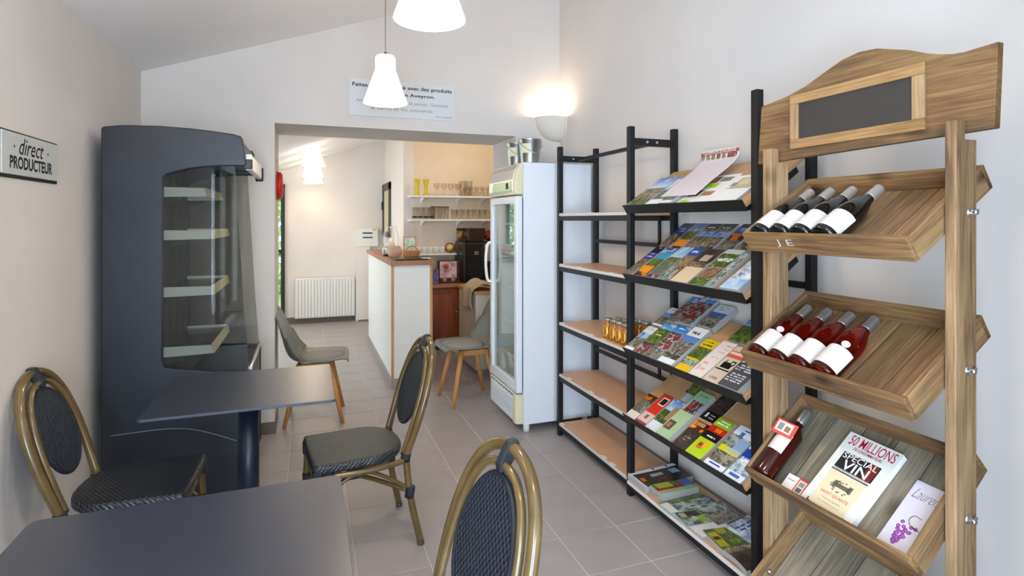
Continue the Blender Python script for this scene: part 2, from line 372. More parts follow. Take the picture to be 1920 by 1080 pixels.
# far room
KX, KY, Y2 = 1.07, 6.6, 8.40
bm = nb(); box(bm, -1.35, -1.25, YF2, 5.3, 0, 2.2); box(bm, -1.35, -1.25, 7.3, Y2, 0, 2.2); box(bm, -1.35, -1.25, 5.3, 7.3, 0, .1); box(bm, -1.35, -1.25, 5.3, 7.3, 2.05, 2.2)
struct('wall_far_left', bm, M['wall2'])
bm = nb()
for a, b in ((5.3, 5.35), (6.27, 6.33), (7.25, 7.3)): box(bm, -1.33, -1.27, a, b, .1, 2.05)
for a, b in ((.1, .15), (2.0, 2.05)): box(bm, -1.33, -1.27, 5.3, 7.3, a, b)
wn = struct('fill_window', bm, M['doorblack'])  # added opening, lets the far-room fill lamp shine in
obj('window_pane', box(nb(), -1.302, -1.298, 5.35, 7.25, .15, 2.0), M['glass'], wn)
bm = nb(); box(bm, -0.31, KX + .1, Y2, Y2 + .15, 0, 3.3); box(bm, -1.35, -1.14, Y2, Y2 + .15, 0, 3.3); box(bm, -1.14, -0.31, Y2, Y2 + .15, 1.96, 3.3)
struct('wall_far_back', bm, M['wall2'])
struct('wall_far_side', box(nb(), KX, KX + .12, KY, Y2, 0, 3.3), M['wall2'])
struct('wall_kitchen_back', box(nb(), KX + .12, 2.4, KY, KY + .1, 0, 3.3), M['kitchen'])
struct('wall_kitchen_right', box(nb(), 2.25, 2.35, YF2, KY, 0, 3.3), M['kitchen'])
struct('ceiling_far_room', prism(nb(), [(-1.35, 2.14), (-.318, 2.14), (2.4, ceil2(2.4)), (2.4, ceil2(2.4) + .1), (-.318, 2.24), (-1.35, 2.24)], XZ, YF2 - .02, Y2 + .1), M['ceil'])
struct('baseboard_far_back', box(nb(), -0.26, 0.66, Y2 - .012, Y2, 0, 0.085), M['plinth_d'])
struct('trim_pipe_duct', box(nb(), 0.665, 0.86, Y2 - .13, Y2, 0, 1.07), M['wall2'], bev=.004)
struct('baseboard_duct', box(nb(), 0.69, 0.86, Y2 - .138, Y2 - .128, 0, 0.02), M['plinth_d'])
# glazed door in the far wall, a hedge and lawn outside
bm = nb(); box(bm, -0.335, -0.285, Y2 - .05, Y2 + .05, 0, 1.95); box(bm, -1.14, -1.09, Y2 - .05, Y2 + .05, 0, 1.95); box(bm, -1.14, -.285, Y2 - .05, Y2 + .05, 1.90, 1.95)
box(bm, -1.09, -.335, Y2 - .02, Y2 + .02, 0, 0.07); box(bm, -1.09, -.335, Y2 - .02, Y2 + .02, 0.98, 1.04)
dr = struct('door_1', bm, M['doorblack'])
obj('pane', box(nb(), -1.09, -.335, Y2 - .004, Y2 + .002, 1.04, 1.90), M['glass'], dr)
obj('pane', box(nb(), -1.09, -.335, Y2 - .004, Y2 + .002, 0.07, 0.98), M['glass'], dr)
obj('handle', tube(nb(), [(-.36, Y2 - .03, 1.0), (-.36, Y2 - .07, 1.0), (-.47, Y2 - .07, 1.0)], .01, smooth=4), M['zinc'], dr)
struct('ground_outside', box(nb(), -8, 6, 8.7, 20, -0.12, -0.05), M['lawn'])
bm = nb()
for k in range(5200):
    x, y, z = random.uniform(-6, 3), random.gauss(12.4, .35), random.uniform(-.1, 3.2) + random.gauss(0, .12)
    a = Vector((random.uniform(-1, 1), random.uniform(-1, 1), random.uniform(-1, 1))).normalized() * .11; b = a.orthogonal().normalized() * .06
    c = Vector((x, y, z)); bm.faces.new([bm.verts.new(c - a), bm.verts.new(c + b), bm.verts.new(c + a), bm.verts.new(c - b)])
hd = obj('hedge', bm, M['leaf']); tag(hd, 'leafy green hedge growing outside the glazed door of the far room', 'hedge')

# ------------------------------------------------------------ pendant lamps
def pendant(x, y, zb, zc, label, group, power, dia=.25):
    k = dia / .25
    t = thing('pendant_lamp', label, 'lamp', (x, y, zb), 0, group)
    prof = [(.125 * k, 0), (.124 * k, .004), (.060 * k, .185), (.057 * k, .200), (.057 * k, .262), (.050 * k, .274), (.02 * k, .28), (0.004, .28)]
    obj('shade', lathe(nb(), prof, 32, cap=False), M['shade'], t, local=True, solid=.003)
    obj('cord', tube(nb(), [(0, 0, .29), (0, 0, zc - zb - .03)], .0018, 6), M['darkwood'], t, local=True)
    obj('cap', lathe(nb(), [(.012, .278), (.012, .292), (.006, .30)], 12), M['darkwood'], t, local=True)
    obj('ceiling_rose', lathe(nb(), [(.045, zc - zb - .03), (.045, zc - zb + .02)], 20), M['white2'], t, local=True)
    obj('bulb', lathe(nb(), [(.001, .05), (.028, .07), (.036, .1), (.028, .13), (.014, .16), (.012, .2)], 16), M['bulb'], t, local=True)
    l = bpy.data.lights.new('pendant_light', 'POINT'); l.energy = power; l.color = (1, .89, .74); l.shadow_soft_size = .05
    o = bpy.data.objects.new('pendant_light', l); COL.objects.link(o); o.location = (x, y, zb + .045)
G = 'white bell-shaped glass pendants'
pendant(.433, 3.32, 2.135, ceilz(.433), 'lit white bell pendant hanging in front of the notice above the opening', G, 6)
pendant(.406, 1.94, 2.155, ceilz(.406), 'largest lit white pendant, cut by the top edge of the photo', G, 6)
pendant(.40, .50, 2.16, ceilz(.40), 'white bell pendant above the near table, outside the frame', G, 6)
G2 = 'pendants in the far room'
pendant(.07, 6.55, 2.05, ceil2(.07) + .16, 'nearest and highest of the three far-room pendants', G2, .35)
pendant(.07, 7.25, 1.985, ceil2(.07) + .1, 'middle one of the three overlapping far-room pendants', G2, .35)
pendant(.085, 8.0, 1.95, ceil2(.085) + .1, 'lowest and farthest of the three far-room pendants', G2, .35)
# kitchen worktop light under the ceiling
l = bpy.data.lights.new('kitchen_ceiling_light', 'POINT'); l.energy = 7; l.color = (1, .80, .58); l.shadow_soft_size = .08
o = bpy.data.objects.new('kitchen_ceiling_light', l); COL.objects.link(o); o.location = (1.75, 5.5, 2.35)

# wall sconce
sx, sz = 1.93, 2.275
sc = thing('sconce_or_fill', 'plaster half-bowl uplighter glowing in the corner beside the opening', 'lamp', (sx, YF, sz - .2))
bm = nb()
def scf(u, v):
    a = pi / 2 * u; r = max(cos(v * pi / 2), 0) ** .7
    return (sx - .002 - .212 * r * cos(a), YF - .002 - .135 * r * sin(a), sz - .190 * sin(v * pi / 2))
obj('bowl', grid(bm, scf, 24, 14), M['dome'], sc, solid=.005)
obj('bulb', lathe(nb(), [(.001, 0), (.014, .01), (.014, .04), (.001, .05)], 12, Matrix.Translation((sx - .08, YF - .05, sz - .08))), M['bulb'], sc)
l = bpy.data.lights.new('sconce_or_fill_light', 'POINT'); l.energy = 3.2; l.color = (1, .84, .62); l.shadow_soft_size = .03
o = bpy.data.objects.new('sconce_or_fill_light', l); COL.objects.link(o); o.location = (sx - .105, YF - .06, sz - .012)

for yy_, side in ((1.9, XL), (-.6, XR)):  # added uplighters out of view, put in to brighten the ceiling
    sg = 1 if side == XL else -1
    q = thing('sconce_or_fill', 'added plaster fill uplighter on the %s wall outside the frame' % ('left' if sg > 0 else 'right'), 'lamp', (side, yy_, 2.08))
    obj('bowl', grid(nb(), lambda u, v: (side + sg * (.002 + .13 * sin(pi * u) * max(cos(v * pi / 2), 0) ** .7), yy_ + .16 * cos(pi * u) * max(cos(v * pi / 2), 0) ** .7, sz - .19 * sin(v * pi / 2)), 24, 12), M['dome'], q, solid=.005)
    l = bpy.data.lights.new('sconce_or_fill_light', 'POINT'); l.energy = 15.0; l.color = (1, .96, .91); l.shadow_soft_size = .03
    o = bpy.data.objects.new('sconce_or_fill_light', l); COL.objects.link(o); o.location = (side + sg * .07, yy_, sz - .012)

# red disc on the jamb
t = thing('red_alarm_disc', 'red round alarm sounder fixed on the left jamb of the opening', 'alarm', (OX0, 4.38, 1.70))
MX = Matrix.Translation((OX0, 4.38, 1.70)) @ Matrix.Rotation(R(90), 4, 'Y')
obj('base', lathe(nb(), [(.105, 0), (.105, .012)], 28, MX), M['red'], t)
obj('dome', lathe(nb(), [(.10, .012), (.098, .03), (.08, .042), (.03, .046), (.001, .046)], 28, MX), M['red'], t)

# ------------------------------------------------------------ signs
t = thing('wall_sign', 'enamel sign with black lettering on the left wall', 'sign', (XL, 2.62, 1.69))
SG = basis((XL + .012, 2.62, 1.69), (0, 1, 0), (0, 0, 1))
obj('backing', box(nb(), XL, XL + .006, 2.372, 2.842, 1.60, 1.768), M['ink'], t, bev=.002)
obj('plate', box(nb(), XL + .006, XL + .011, 2.378, 2.836, 1.612, 1.762), mat('enamel_plate', 'CFCFCA', .3), t, bev=.003)
def st(s, y, z, **k): text('lettering', s, M['ink'], t, basis((XL + .0112, y, z), (0, 1, 0), (0, 0, 1)), align='CENTER', **k)
st('PRODUCTEUR', 2.605, 1.634, width=.345, height=.046, bold=.03)
st('direct', 2.60, 1.688, width=.20, height=.062, shear=.35, bold=.004)
st('\u00b7', 2.465, 1.708, height=.010, width=.010); st('\u00b7', 2.738, 1.708, height=.010, width=.010)
t = thing('wall_notice', 'pale grey notice with French text above the opening', 'sign', (.66, YF, 2.33))
obj('board', box(nb(), .281, 1.05, YF - .006, YF, 2.20, 2.462), mat('notice_board', 'DADBDD', 0.5), t, bev=.001)
def nt_(s, x0, x1, z, h, m='ink', **k): text('lettering', s, M[m], t, basis((x0, YF - .0065, z), (1, 0, 0), (0, 0, 1)), width=x1 - x0, height=h, **k)
nt_('Faites votre march\u00e9 avec des produits', .305, 1.03, 2.400, .036, bold=.02)
nt_('du terroir en Aveyron.', .43, .90, 2.350, .032, bold=.02)
nt_('Nous vous fournissons le panier, l\'assiette,', .33, 1.005, 2.292, .030, 'grey_ink', shear=.3)
nt_('le verre et les couverts.', .43, .885, 2.250, .024, 'grey_ink', shear=.3)
nt_('Bon app\u00e9tit', .91, 1.035, 2.213, .020, 'grey_ink', shear=.2)

# ------------------------------------------------------------ refrigerated display case
DX0, DX1, DY0, DY1 = -.93, -.275, 3.22, 3.92
t = thing('refrigerated_display_case', 'tall graphite refrigerated display case with curved top and glass sides', 'display case', (-.6, 3.57, 0))
outer = [(-.935, .0), (-.935, 1.895), (-.925, 1.906), (-.85, 1.917), (-.687, 1.922), (-.56, 1.918), (-.45, 1.909), (-.36, 1.899), (-.322, 1.889), (-.314, 1.872), (-.296, 1.742), (-.302, 1.733),
         (-.36, 1.733), (-.43, 1.730), (-.499, 1.723), (-.56, 1.712), (-.618, 1.695), (-.66, 1.680), (-.676, 1.664), (-.679, .74), (-.67, .712), (-.62, .700), (-.45, .672), (-.275, .660), (-.275, .05), (-.30, .0)]
for y0, y1 in ((DY0, DY0 + .035), (DY1 - .035, DY1)):
    p = obj('side_panel', prism(nb(), outer, XZ, y0, y1), M['case'], t, bev=.006)
    ym = (y0 + y1) / 2
    g = obj('side_glass', prism(nb(), [(-.69, .69), (-.69, 1.70), (-.5, 1.74), (-.352, 1.75), (-.335, 1.45), (-.31, 1.0), (-.285, .655), (-.5, .66)], XZ, ym - .003, ym + .003), M['glass_c'], t)
tube_arc = [(-.895, DY0 - .0005, .70 - .33 + .03), (-.70, DY0 - .0005, .405), (-.58, DY0 - .0005, .395), (-.47, DY0 - .0005, .36), (-.34, DY0 - .0005, .30)]
obj('side_trim', tube(nb(), tube_arc, .0028, 6, smooth=5), M['tablerim'], t)
obj('back_wall', box(nb(), -.925, -.69, DY0 + .035, DY1 - .035, .0, 1.88), M['case_d'], t)
bm = nb()
for k in range(4): box(bm, -.69, -.682, DY0 + .05 + k * .155, DY0 + .19 + k * .155, .72, 1.70)
obj('air_grille', bm, M['case_d'], t, bev=.003)
obj('lower_body', box(nb(), -.69, -.28, DY0 + .035, DY1 - .035, .04, .64), M['case'], t)
obj('deck', prism(nb(), [(-.69, .665), (-.30, .650), (-.30, .63), (-.69, .63)], XZ, DY0 + .035, DY1 - .035), M['black_s'], t)
obj('canopy', prism(nb(), [(-.69, 1.90), (-.45, 1.895), (-.325, 1.875), (-.31, 1.76), (-.33, 1.75), (-.69, 1.79)], XZ, DY0 + .035, DY1 - .035), M['case'], t)
c = obj('blind_cassette', box(nb(), -.305, -.272, DY0 + .02, DY1 + .01, 1.715, 1.80), M['white2'], t, bev=.008)
obj('end_cap', box(nb(), -.31, -.262, DY1 + .01, DY1 + .028, 1.70, 1.79), M['black_s'], c, bev=.01)
obj('end_cap', box(nb(), -.31, -.268, DY0 + .006, DY0 + .02, 1.72, 1.77), M['black_s'], c, bev=.004)
obj('front_lip', tube(nb(), [(-.282, DY0 + .03, .665), (-.282, DY1 - .03, .665)], .012, 10), M['zinc'], t)
for z, x1 in ((1.595, -.49), (1.375, -.455), (1.085, -.455), (.780, -.455)):
    s = obj('shelf', box(nb(), -.682, x1 - .01, DY0 + .05, DY1 - .05, z + .006, z + .014), M['shelfglass'], t)
    for y in (DY0 + .042, DY1 - .05):
        obj('bracket', prism(nb(), [(-.682, z + .024), (x1 - .012, z + .022), (x1, z - .022), (-.682, z - .026)], XZ, y, y + .006), M['white2'], s)
        obj('bracket_arm', prism(nb(), [(-.682, z - .02), (x1 - .06, z - .022), (-.66, z - .06), (-.682, z - .065)], XZ, y + .008, y + .012), M['shelfglass'], s)
    obj('price_rail', prism(nb(), [(x1 - .012, z + .024), (x1 - .006, z + .024), (x1 + .004, z - .022), (x1 - .002, z - .022)], XZ, DY0 + .05, DY1 - .045), M['cream_s'], s)

# ------------------------------------------------------------ tables
def table(x0, x1, y0, y1, h, label, cr=.012):
    cx, cy = (x0 + x1) / 2, (y0 + y1) / 2
    t = thing('cafe_table', label, 'table', (cx, cy, 0), 0, 'graphite cafe tables')
    bm = nb(); n = 5; pts = []
    for (px, py, a) in ((x1 - cr, y1 - cr, 0), (x0 + cr, y1 - cr, 90), (x0 + cr, y0 + cr, 180), (x1 - cr, y0 + cr, 270)):
        for k in range(n): b = R(a + 90 * k / (n - 1)); pts.append((px + cr * cos(b), py + cr * sin(b)))
    obj('tabletop', prism(bm, pts, XY, h - .011, h), [M['tabletop']], t, bev=.0018)
    obj('column', lathe(nb(), [(.041, .03), (.041, h - .02)], 28, Matrix.Translation((cx, cy, 0))), M['leg'], t)
    obj('spider_plate', box(nb(), cx - .13, cx + .13, cy - .13, cy + .13, h - .02, h - .011), M['black'], t)
    obj('base_plate', lathe(nb(), [(.175, 0), (.175, .012), (.16, .022), (.05, .034)], 36, Matrix.Translation((cx, cy, 0))), M['black'], t)
table(-.568, .107, 2.315, 2.90, .74, 'dark square cafe table in front of the display case')
table(-.612, .088, 1.00, 1.628, .74, 'dark cafe table in the bottom left foreground', .02)

# ------------------------------------------------------------ bistro chairs
def lx(z): return -.195 - (z - .395) * .315          # back leans away
def bistro(label):
    t = thing('bistro_chair', label, 'chair', (0, 0, 0), 0, 'bamboo-look bistro chairs')
    ZS = .432
    out = [(.20, -.195), (.205, -.12), (.207, 0), (.205, .12), (.20, .195)]
    for k in range(1, 18):
        a = R(90 + 180 * k / 18); out.append((-.03 + .175 * cos(a) * 1.0, .197 * abs(sin(a)) ** .8 * (1 if sin(a) > 0 else -1)))
    out = [(x, max(-.198, min(.198, y))) for x, y in out]
    obj('seat', prism(nb(), out, XY, ZS - .042, ZS), M['seat_w'], t, local=True, bev=.014, seg=3)
    # front skirt of the woven seat hanging at the corners
    for s in (-1, 1):
        obj('corner_wrap', box(nb(), .165, .205, s * .18 - .017, s * .18 + .017, ZS - .085, ZS - .02), M['binding'], t, local=True, bev=.008)
        lg = obj('leg', tube(nb(), [(.182, s * .175, ZS - .03), (.192, s * .178, .2), (.205, s * .182, .012)], .0155, 12, smooth=4), M['bamboo'], t, local=True)
        obj('foot_cap', tube(nb(), [(.205, s * .182, .015), (.206, s * .182, 0)], .0165, 12), M['darkwood'], lg, local=True)
        lg = obj('leg', tube(nb(), [(-.195, s * .165, ZS - .03), (-.212, s * .174, .22), (-.256, s * .186, .012)], .0155, 12, smooth=4), M['bamboo'], t, local=True)
        obj('foot_cap', tube(nb(), [(-.256, s * .186, .015), (-.257, s * .186, 0)], .0165, 12), M['darkwood'], lg, local=True)
        obj('binding', tube(nb(), [(-.208, s * .172, .215), (-.214, s * .174, .262)], .021, 12), M['binding'], t, local=True)
        obj('binding', tube(nb(), [(-.192, s * .163, .375), (-.197, s * .166, .408)], .0215, 12), M['binding'], t, local=True)
        obj('binding', tube(nb(), [(.186, s * .172, .225), (.188, s * .176, .262)], .020, 12), M['binding'], t, local=True)
        obj('side_rail', tube(nb(), [(.19, s * .178, ZS - .055), (0, s * .19, ZS - .058), (-.14, s * .178, ZS - .055), (-.20, s * .165, ZS - .05)], .0125, 10, smooth=5), M['bamboo'], t, local=True)
        obj('rail_wrap', tube(nb(), [(.175, s * .18, ZS - .055), (.115, s * .184, ZS - .056)], .0185, 10), M['binding'], t, local=True)
        obj('stretcher', tube(nb(), [(-.21, s * .168, .25), (-.09, s * .165, .33), (.0, s * .165, .362), (.09, s * .165, .33), (.186, s * .17, .25)], .0085, 8, smooth=5), M['bamboo'], t, local=True)
    obj('cross_stretcher', tube(nb(), [(-.21, .168, .24), (0, 0, .285), (.186, -.17, .24)], .0105, 8, smooth=6), M['bamboo'], t, local=True)
    obj('cross_stretcher', tube(nb(), [(-.21, -.168, .24), (0, 0, .30), (.186, .17, .24)], .0105, 8, smooth=6), M['bamboo'], t, local=True)
    obj('binding', tube(nb(), [(-.035, 0, .292), (.035, 0, .292)], .026, 10), M['binding'], t, local=True)
    obj('front_rail', tube(nb(), [(.19, -.178, ZS - .055), (.19, .178, ZS - .055)], .0125, 10), M['bamboo'], t, local=True)
    OL = [(.165, .395), (.184, .50), (.193, .60), (.186, .69), (.160, .775), (.115, .835), (.06, .866), (0, .876)]
    P = [(lx(z), y, z) for y, z in OL] + [(lx(z), -y, z) for y, z in OL[-2::-1]]
    obj('back_frame', tube(nb(), P, .0160, 14, smooth=5), M['bamboo'], t, local=True)
    IL = [(.150, .40), (.158, .50), (.160, .60), (.150, .69), (.124, .765), (.085, .812), (.045, .832), (0, .838)]
    P = [(lx(z) + .012, y, z) for y, z in IL] + [(lx(z) + .012, -y, z) for y, z in IL[-2::-1]]
    obj('inner_frame', tube(nb(), P, .0115, 12, smooth=5), M['bamboo'], t, local=True)
    zc, hh, ww = .655, .158, .128
    el = [(ww * cos(2 * pi * k / 40) * (1 - .10 * sin(2 * pi * k / 40)), zc + hh * sin(2 * pi * k / 40)) for k in range(40)]
    bm = nb(); prism(bm, el, lambda a, b, d: (lx(b) + .010 + d, a, b), -.006, .006)
    p = obj('back_panel', bm, M['back_w'], t, local=True, bev=.003)
    obj('panel_rim', tube(nb(), [(lx(b) + .010, a, b) for a, b in el], .0085, 8, closed=True), M['binding'], p, local=True)
    for zz in ((.845, .885),):
        bm = nb(); pts = [(lx(.876) - .021, .876), (lx(.876) - .012, .897), (lx(.876) + .012, .896), (lx(.838) + .030, .845), (lx(.83) + .026, .822), (lx(.83) + .004, .822)]
        prism(bm, pts, XZ, -.013, .013); obj('top_wrap', bm, M['binding'], t, local=True, bev=.004)
    return t
cA = bistro('bistro chair against the left wall, side towards the display case')
kids(cA)
def pose(x, y, ang): return Matrix.Translation((x, y, 0)) @ Matrix.Rotation(R(ang), 4, 'Z')
dup(cA, pose(.205, 2.645, 180 + 6), 'bistro chair in the middle of the floor, right of the dark table')
dup(cA, pose(.146, 1.263, 180 + 10), 'bistro chair nearest the camera, only its oval back in view')
mA = pose(-.622, 2.575, -2); cA.matrix_local = mA; WM[cA.as_pointer()] = mA

# ------------------------------------------------------------ grey shell chairs
def shell(label):
    t = thing('shell_chair', label, 'chair', (0, 0, 0), 0, 'grey shell chairs with wooden legs')
    prof = [(.235, .425), (.215, .452), (.12, .448), (.0, .438), (-.10, .436), (-.165, .462), (-.20, .53), (-.225, .63), (-.25, .73), (-.275, .80), (-.295, .825)]
    wid = [.15, .195, .225, .232, .232, .228, .215, .195, .175, .15, .11]
    edge = [.0, .006, .012, .02, .035, .05, .045, .03, .018, .008, 0]
    PP = smooth_pts([(a, 0, b) for a, b in prof], 3); n = len(PP) - 1
    def at(L, f): k = min(f * (len(L) - 1), len(L) - 1 - 1e-6); i = int(k); return L[i] + (L[i + 1] - L[i]) * (k - i)
    def fn(u, v):
        p = PP[int(round(u * n))]; s = 2 * v - 1; wv = at(wid, u); e = at(edge, u)
        q = 0 if u < .45 else 1
        return (p.x + e * abs(s) ** 2.5 * (1.2 if u > .4 else 0), s * wv, p.z + e * abs(s) ** 2.5 * (1 if u < .7 else 0))
    obj('seat_shell', grid(nb(), fn, n, 12), M['grey_shell'], t, local=True, solid=.008)
    def fc(u, v):
        a = 2 * pi * v; r = u
        return (.045 + .165 * r * cos(a), .19 * r * sin(a), .452 + .018 * (1 - r ** 4) + .006 * cos(a) * r)
    obj('cushion', grid(nb(), fc, 6, 28), M['cushion'], t, local=True, solid=.006)
    for sx_, sy_ in ((1, 1), (1, -1), (-1, 1), (-1, -1)):
        obj('leg', tube(nb(), [(sx_ * .10, sy_ * .12, .425), (sx_ * .195, sy_ * .185, 0)], [.021, .013], 12), M['oak'], t, local=True)
    for s in (-1, 1):
        obj('apron', box(nb(), s * .105 - .011, s * .105 + .011, -.12, .12, .385, .425), M['oak'], t, local=True, bev=.003)
        obj('apron', box(nb(), -.10, .10, s * .12 - .011, s * .12 + .011, .385, .425), M['oak'], t, local=True, bev=.003)
    return t
s1 = shell('grey shell chair on the left side of the opening, behind the dark table')
kids(s1)
dup(s1, pose(1.235, 4.37, 184), 'grey shell chair half hidden behind the glass-door fridge')
m1 = pose(.06, 4.36, -4); s1.matrix_local = m1; WM[s1.as_pointer()] = m1

# ------------------------------------------------------------ bar counter and what stands on it
t = thing('bar_counter', 'white bar counter with wooden top and edges in the far room', 'counter', (.86, 5.8, 0))
obj('body', box(nb(), .69, 1.03, 4.855, 6.8, .0, 1.06), M['white2'], t)
obj('plinth', box(nb(), .68, 1.04, 4.848, 6.8, 0, .085), M['plinth'], t)
for x in (.683, 1.018): obj('corner_strip', box(nb(), x, x + .022, 4.845, 4.867, .085, 1.06), M['edgewood'], t)
obj('worktop', box(nb(), .67, 1.045, 4.82, 6.85, 1.06, 1.10), M['beech'], t, bev=.003)
obj('back_panel', box(nb(), 1.03, 1.045, 4.87, 6.8, .0, 1.06), M['edgewood'], t)
t = thing('black_menu_folder', 'flat black folder lying on the end of the bar counter', 'folder', (.9, 5.02, 1.10))
obj('cover', box(nb(), .72, 1.00, 4.86, 5.15, 1.101, 1.113), M['black_s'], t, bev=.003)
obj('leaflet', box(nb(), .96, 1.03, 4.85, 4.95, 1.1135, 1.117), M['paper'], t)
t = thing('glass_vase', 'clear glass vase standing at the back of the bar counter', 'vase', (.76, 5.65, 1.10))
bm = lathe(nb(), [(.05, 0), (.07, .05), (.085, .13), (.08, .2), (.06, .26), (.062, .29)], 24, Matrix.Translation((.80, 5.75, 1.10)), cap=False)
obj('body', bm, M['glassware'], t)
obj('filling', lathe(nb(), [(.04, .005), (.055, .05), (.05, .1), (.02, .14)], 16, Matrix.Translation((.80, 5.75, 1.10))), M['paper'], t)
t = thing('rope_pot', 'pale rounded pot in front of the glass vase on the counter', 'pot', (.80, 5.42, 1.10))
bm = nb()
for k in range(9): tube(bm, [(.79 + (.045 + .022 * sin(pi * k / 8)) * cos(2 * pi * j / 20), 5.40 + (.045 + .022 * sin(pi * k / 8)) * sin(2 * pi * j / 20), 1.108 + k * .011) for j in range(20)], .008, 6, closed=True)
obj('coils', bm, M['shell_pink'], t)
t = thing('photo_frame', 'small easel photo frame tilted back on the bar counter', 'picture frame', (.92, 5.55, 1.10))
FM = basis((.90, 5.50, 1.10), (1, .12, 0), (0.22, .1, 1))
obj('frame', box(nb(), -.01, .12, 0, .19, 0, .01), M['edgewood'], t, mw=FM, bev=.002); obj('picture', box(nb(), .0, .11, .012, .178, .0101, .012), mat('pale_picture', 'CFE0D2', 0.4, var=.3, vscale=20), t, mw=FM)
obj('easel_leg', tube(nb(), [(.96, 5.52, 1.27), (1.0, 5.62, 1.10)], .005, 6), M['edgewood'], t)
t = thing('wicker_basket', 'small orange wicker basket beside the photo frame on the counter', 'basket', (.93, 5.22, 1.10))
bm = nb()
for k in range(6): tube(bm, [(.93 + (.058 + .004 * k) * cos(2 * pi * j / 20), 5.25 + (.058 + .004 * k) * sin(2 * pi * j / 20), 1.106 + k * .010) for j in range(20)], .006, 6, closed=True)
obj('weave', bm, M['basket'], t)
obj('handle', tube(nb(), [(.87, 5.25, 1.16), (.90, 5.25, 1.20), (.96, 5.25, 1.20), (.99, 5.25, 1.16)], .006, 6, smooth=4), M['basket'], t)
t = thing('metal_ornament', 'small dark metal ornament on the left edge of the counter', 'ornament', (.73, 5.6, 1.10))
obj('loop', tube(nb(), [(.73 + .03 * cos(a), 5.55, 1.15 + .04 * sin(a)) for a in [2 * pi * k / 20 for k in range(20)]], .008, 8, closed=True), M['zinc'], t)
obj('foot', lathe(nb(), [(.03, 0), (.03, .008), (.01, .02)], 16, Matrix.Translation((.73, 5.55, 1.10))), M['black'], t)

# far-room fittings
t = thing('panel_radiator', 'white ribbed electric radiator on the far wall', 'radiator', (.25, Y2 - .08, .07))
obj('casing', box(nb(), -.155, .655, Y2 - .085, Y2 - .02, .075, .635), M['white2'], t, bev=.008)
for k in range(19): obj('fin', box(nb(), -.145 + k * .0418, -.145 + k * .0418 + .034, Y2 - .10, Y2 - .085, .085, .625), M['white2'], t, bev=.006)
t = thing('wall_fuse_box', 'white fuse box with two dark slots on the far wall', 'electrical box', (.82, Y2, 1.06))
obj('case', box(nb(), .675, .98, Y2 - .09, Y2, 1.07, 1.33), M['white2'], t, bev=.008)
for z in (1.20, 1.265): obj('breaker_slot', box(nb(), .76, .90, Y2 - .094, Y2 - .089, z - .009, z + .009), M['ink'], t)
obj('sticker', box(nb(), .90, .95, Y2 - .092, Y2 - .089, 1.30, 1.325), M['yellow_g'], t)
bm = nb()
for a, b, c_, d in ((7.62, 7.70, 1.22, 1.97), (8.26, 8.34, 1.22, 1.97), (7.62, 8.34, 1.87, 1.97), (7.62, 8.34, 1.22, 1.29)): box(bm, KX - .03, KX, a, b, c_, d)
wd = struct('window_2', bm, M['darkwood'], bev=.003)
obj('pane', box(nb(), KX - .012, KX - .008, 7.70, 8.26, 1.29, 1.87), M['cream_s'], wd)
obj('hinge', box(nb(), KX - .045, KX - .03, 8.25, 8.31, 1.60, 1.72), M['ink'], wd)

# kitchen corner
t = thing('wood_cabinet', 'reddish wooden base cabinet behind the bar counter', 'cabinet', (1.75, 6.35, 0))
obj('carcass', box(nb(), 1.20, 2.24, 6.12, 6.595, .08, .70), M['redwood'], t)
obj('plinth', box(nb(), 1.20, 2.24, 6.16, 6.595, 0, .08), M['black'], t)
for x0, x1, s in ((1.22, 1.62, 1), (1.63, 1.99, -1), (2.0, 2.24, -1)):
    d = obj('door', box(nb(), x0, x1 - .01, 6.098, 6.12, .10, .68), M['redwood'], t, bev=.003)
    obj('door_panel', box(nb(), x0 + .06, x1 - .07, 6.092, 6.10, .16, .62), M['redwood'], d, bev=.004)
    kx = x1 - .04 if s > 0 else x0 + .03
    obj('knob', lathe(nb(), [(.012, 0), (.012, .012), (.006, .02)], 12, Matrix.Translation((kx, 6.098, .42)) @ Matrix.Rotation(R(90), 4, 'X')), M['zinc'], d)
obj('worktop', box(nb(), 1.20, 2.24, 6.07, 6.595, .70, .738), M['beech'], t, bev=.003)
t = thing('white_cupboard', 'low white cupboard with wooden top edge beside the fridge', 'cabinet', (1.8, 5.3, 0))
obj('body', box(nb(), 1.48, 2.0, 5.0, 5.6, .05, .755), mat('cupboard_white', 'C9C5BC', .5), t, bev=.003)
obj('top', box(nb(), 1.465, 2.01, 4.985, 5.61, .755, .785), M['edgewood'], t, bev=.003)
obj('plinth', box(nb(), 1.50, 2.0, 5.02, 5.6, 0, .05), M['plinth'], t)
bm = nb()
def clf(u, v):
    y = 5.0 + .36 * v
    if u < .5: q = u / .5; return (1.455 - .012 * sin(9 * v + 3 * u) - .01 * (1 - q), y + .02 * sin(6 * u), .62 + .17 * q + .02 * sin(7 * v))
    q = (u - .5) / .5; return (1.458 + .22 * q, y - .03 * q, .80 + .05 * sin(pi * q) + .03 * sin(9 * v) * sin(pi * q))
o = obj('tea_towel', grid(bm, clf, 16, 16), M['cloth'], solid=.004); tag(o, 'beige tea towel heaped on the low white cupboard', 'towel')
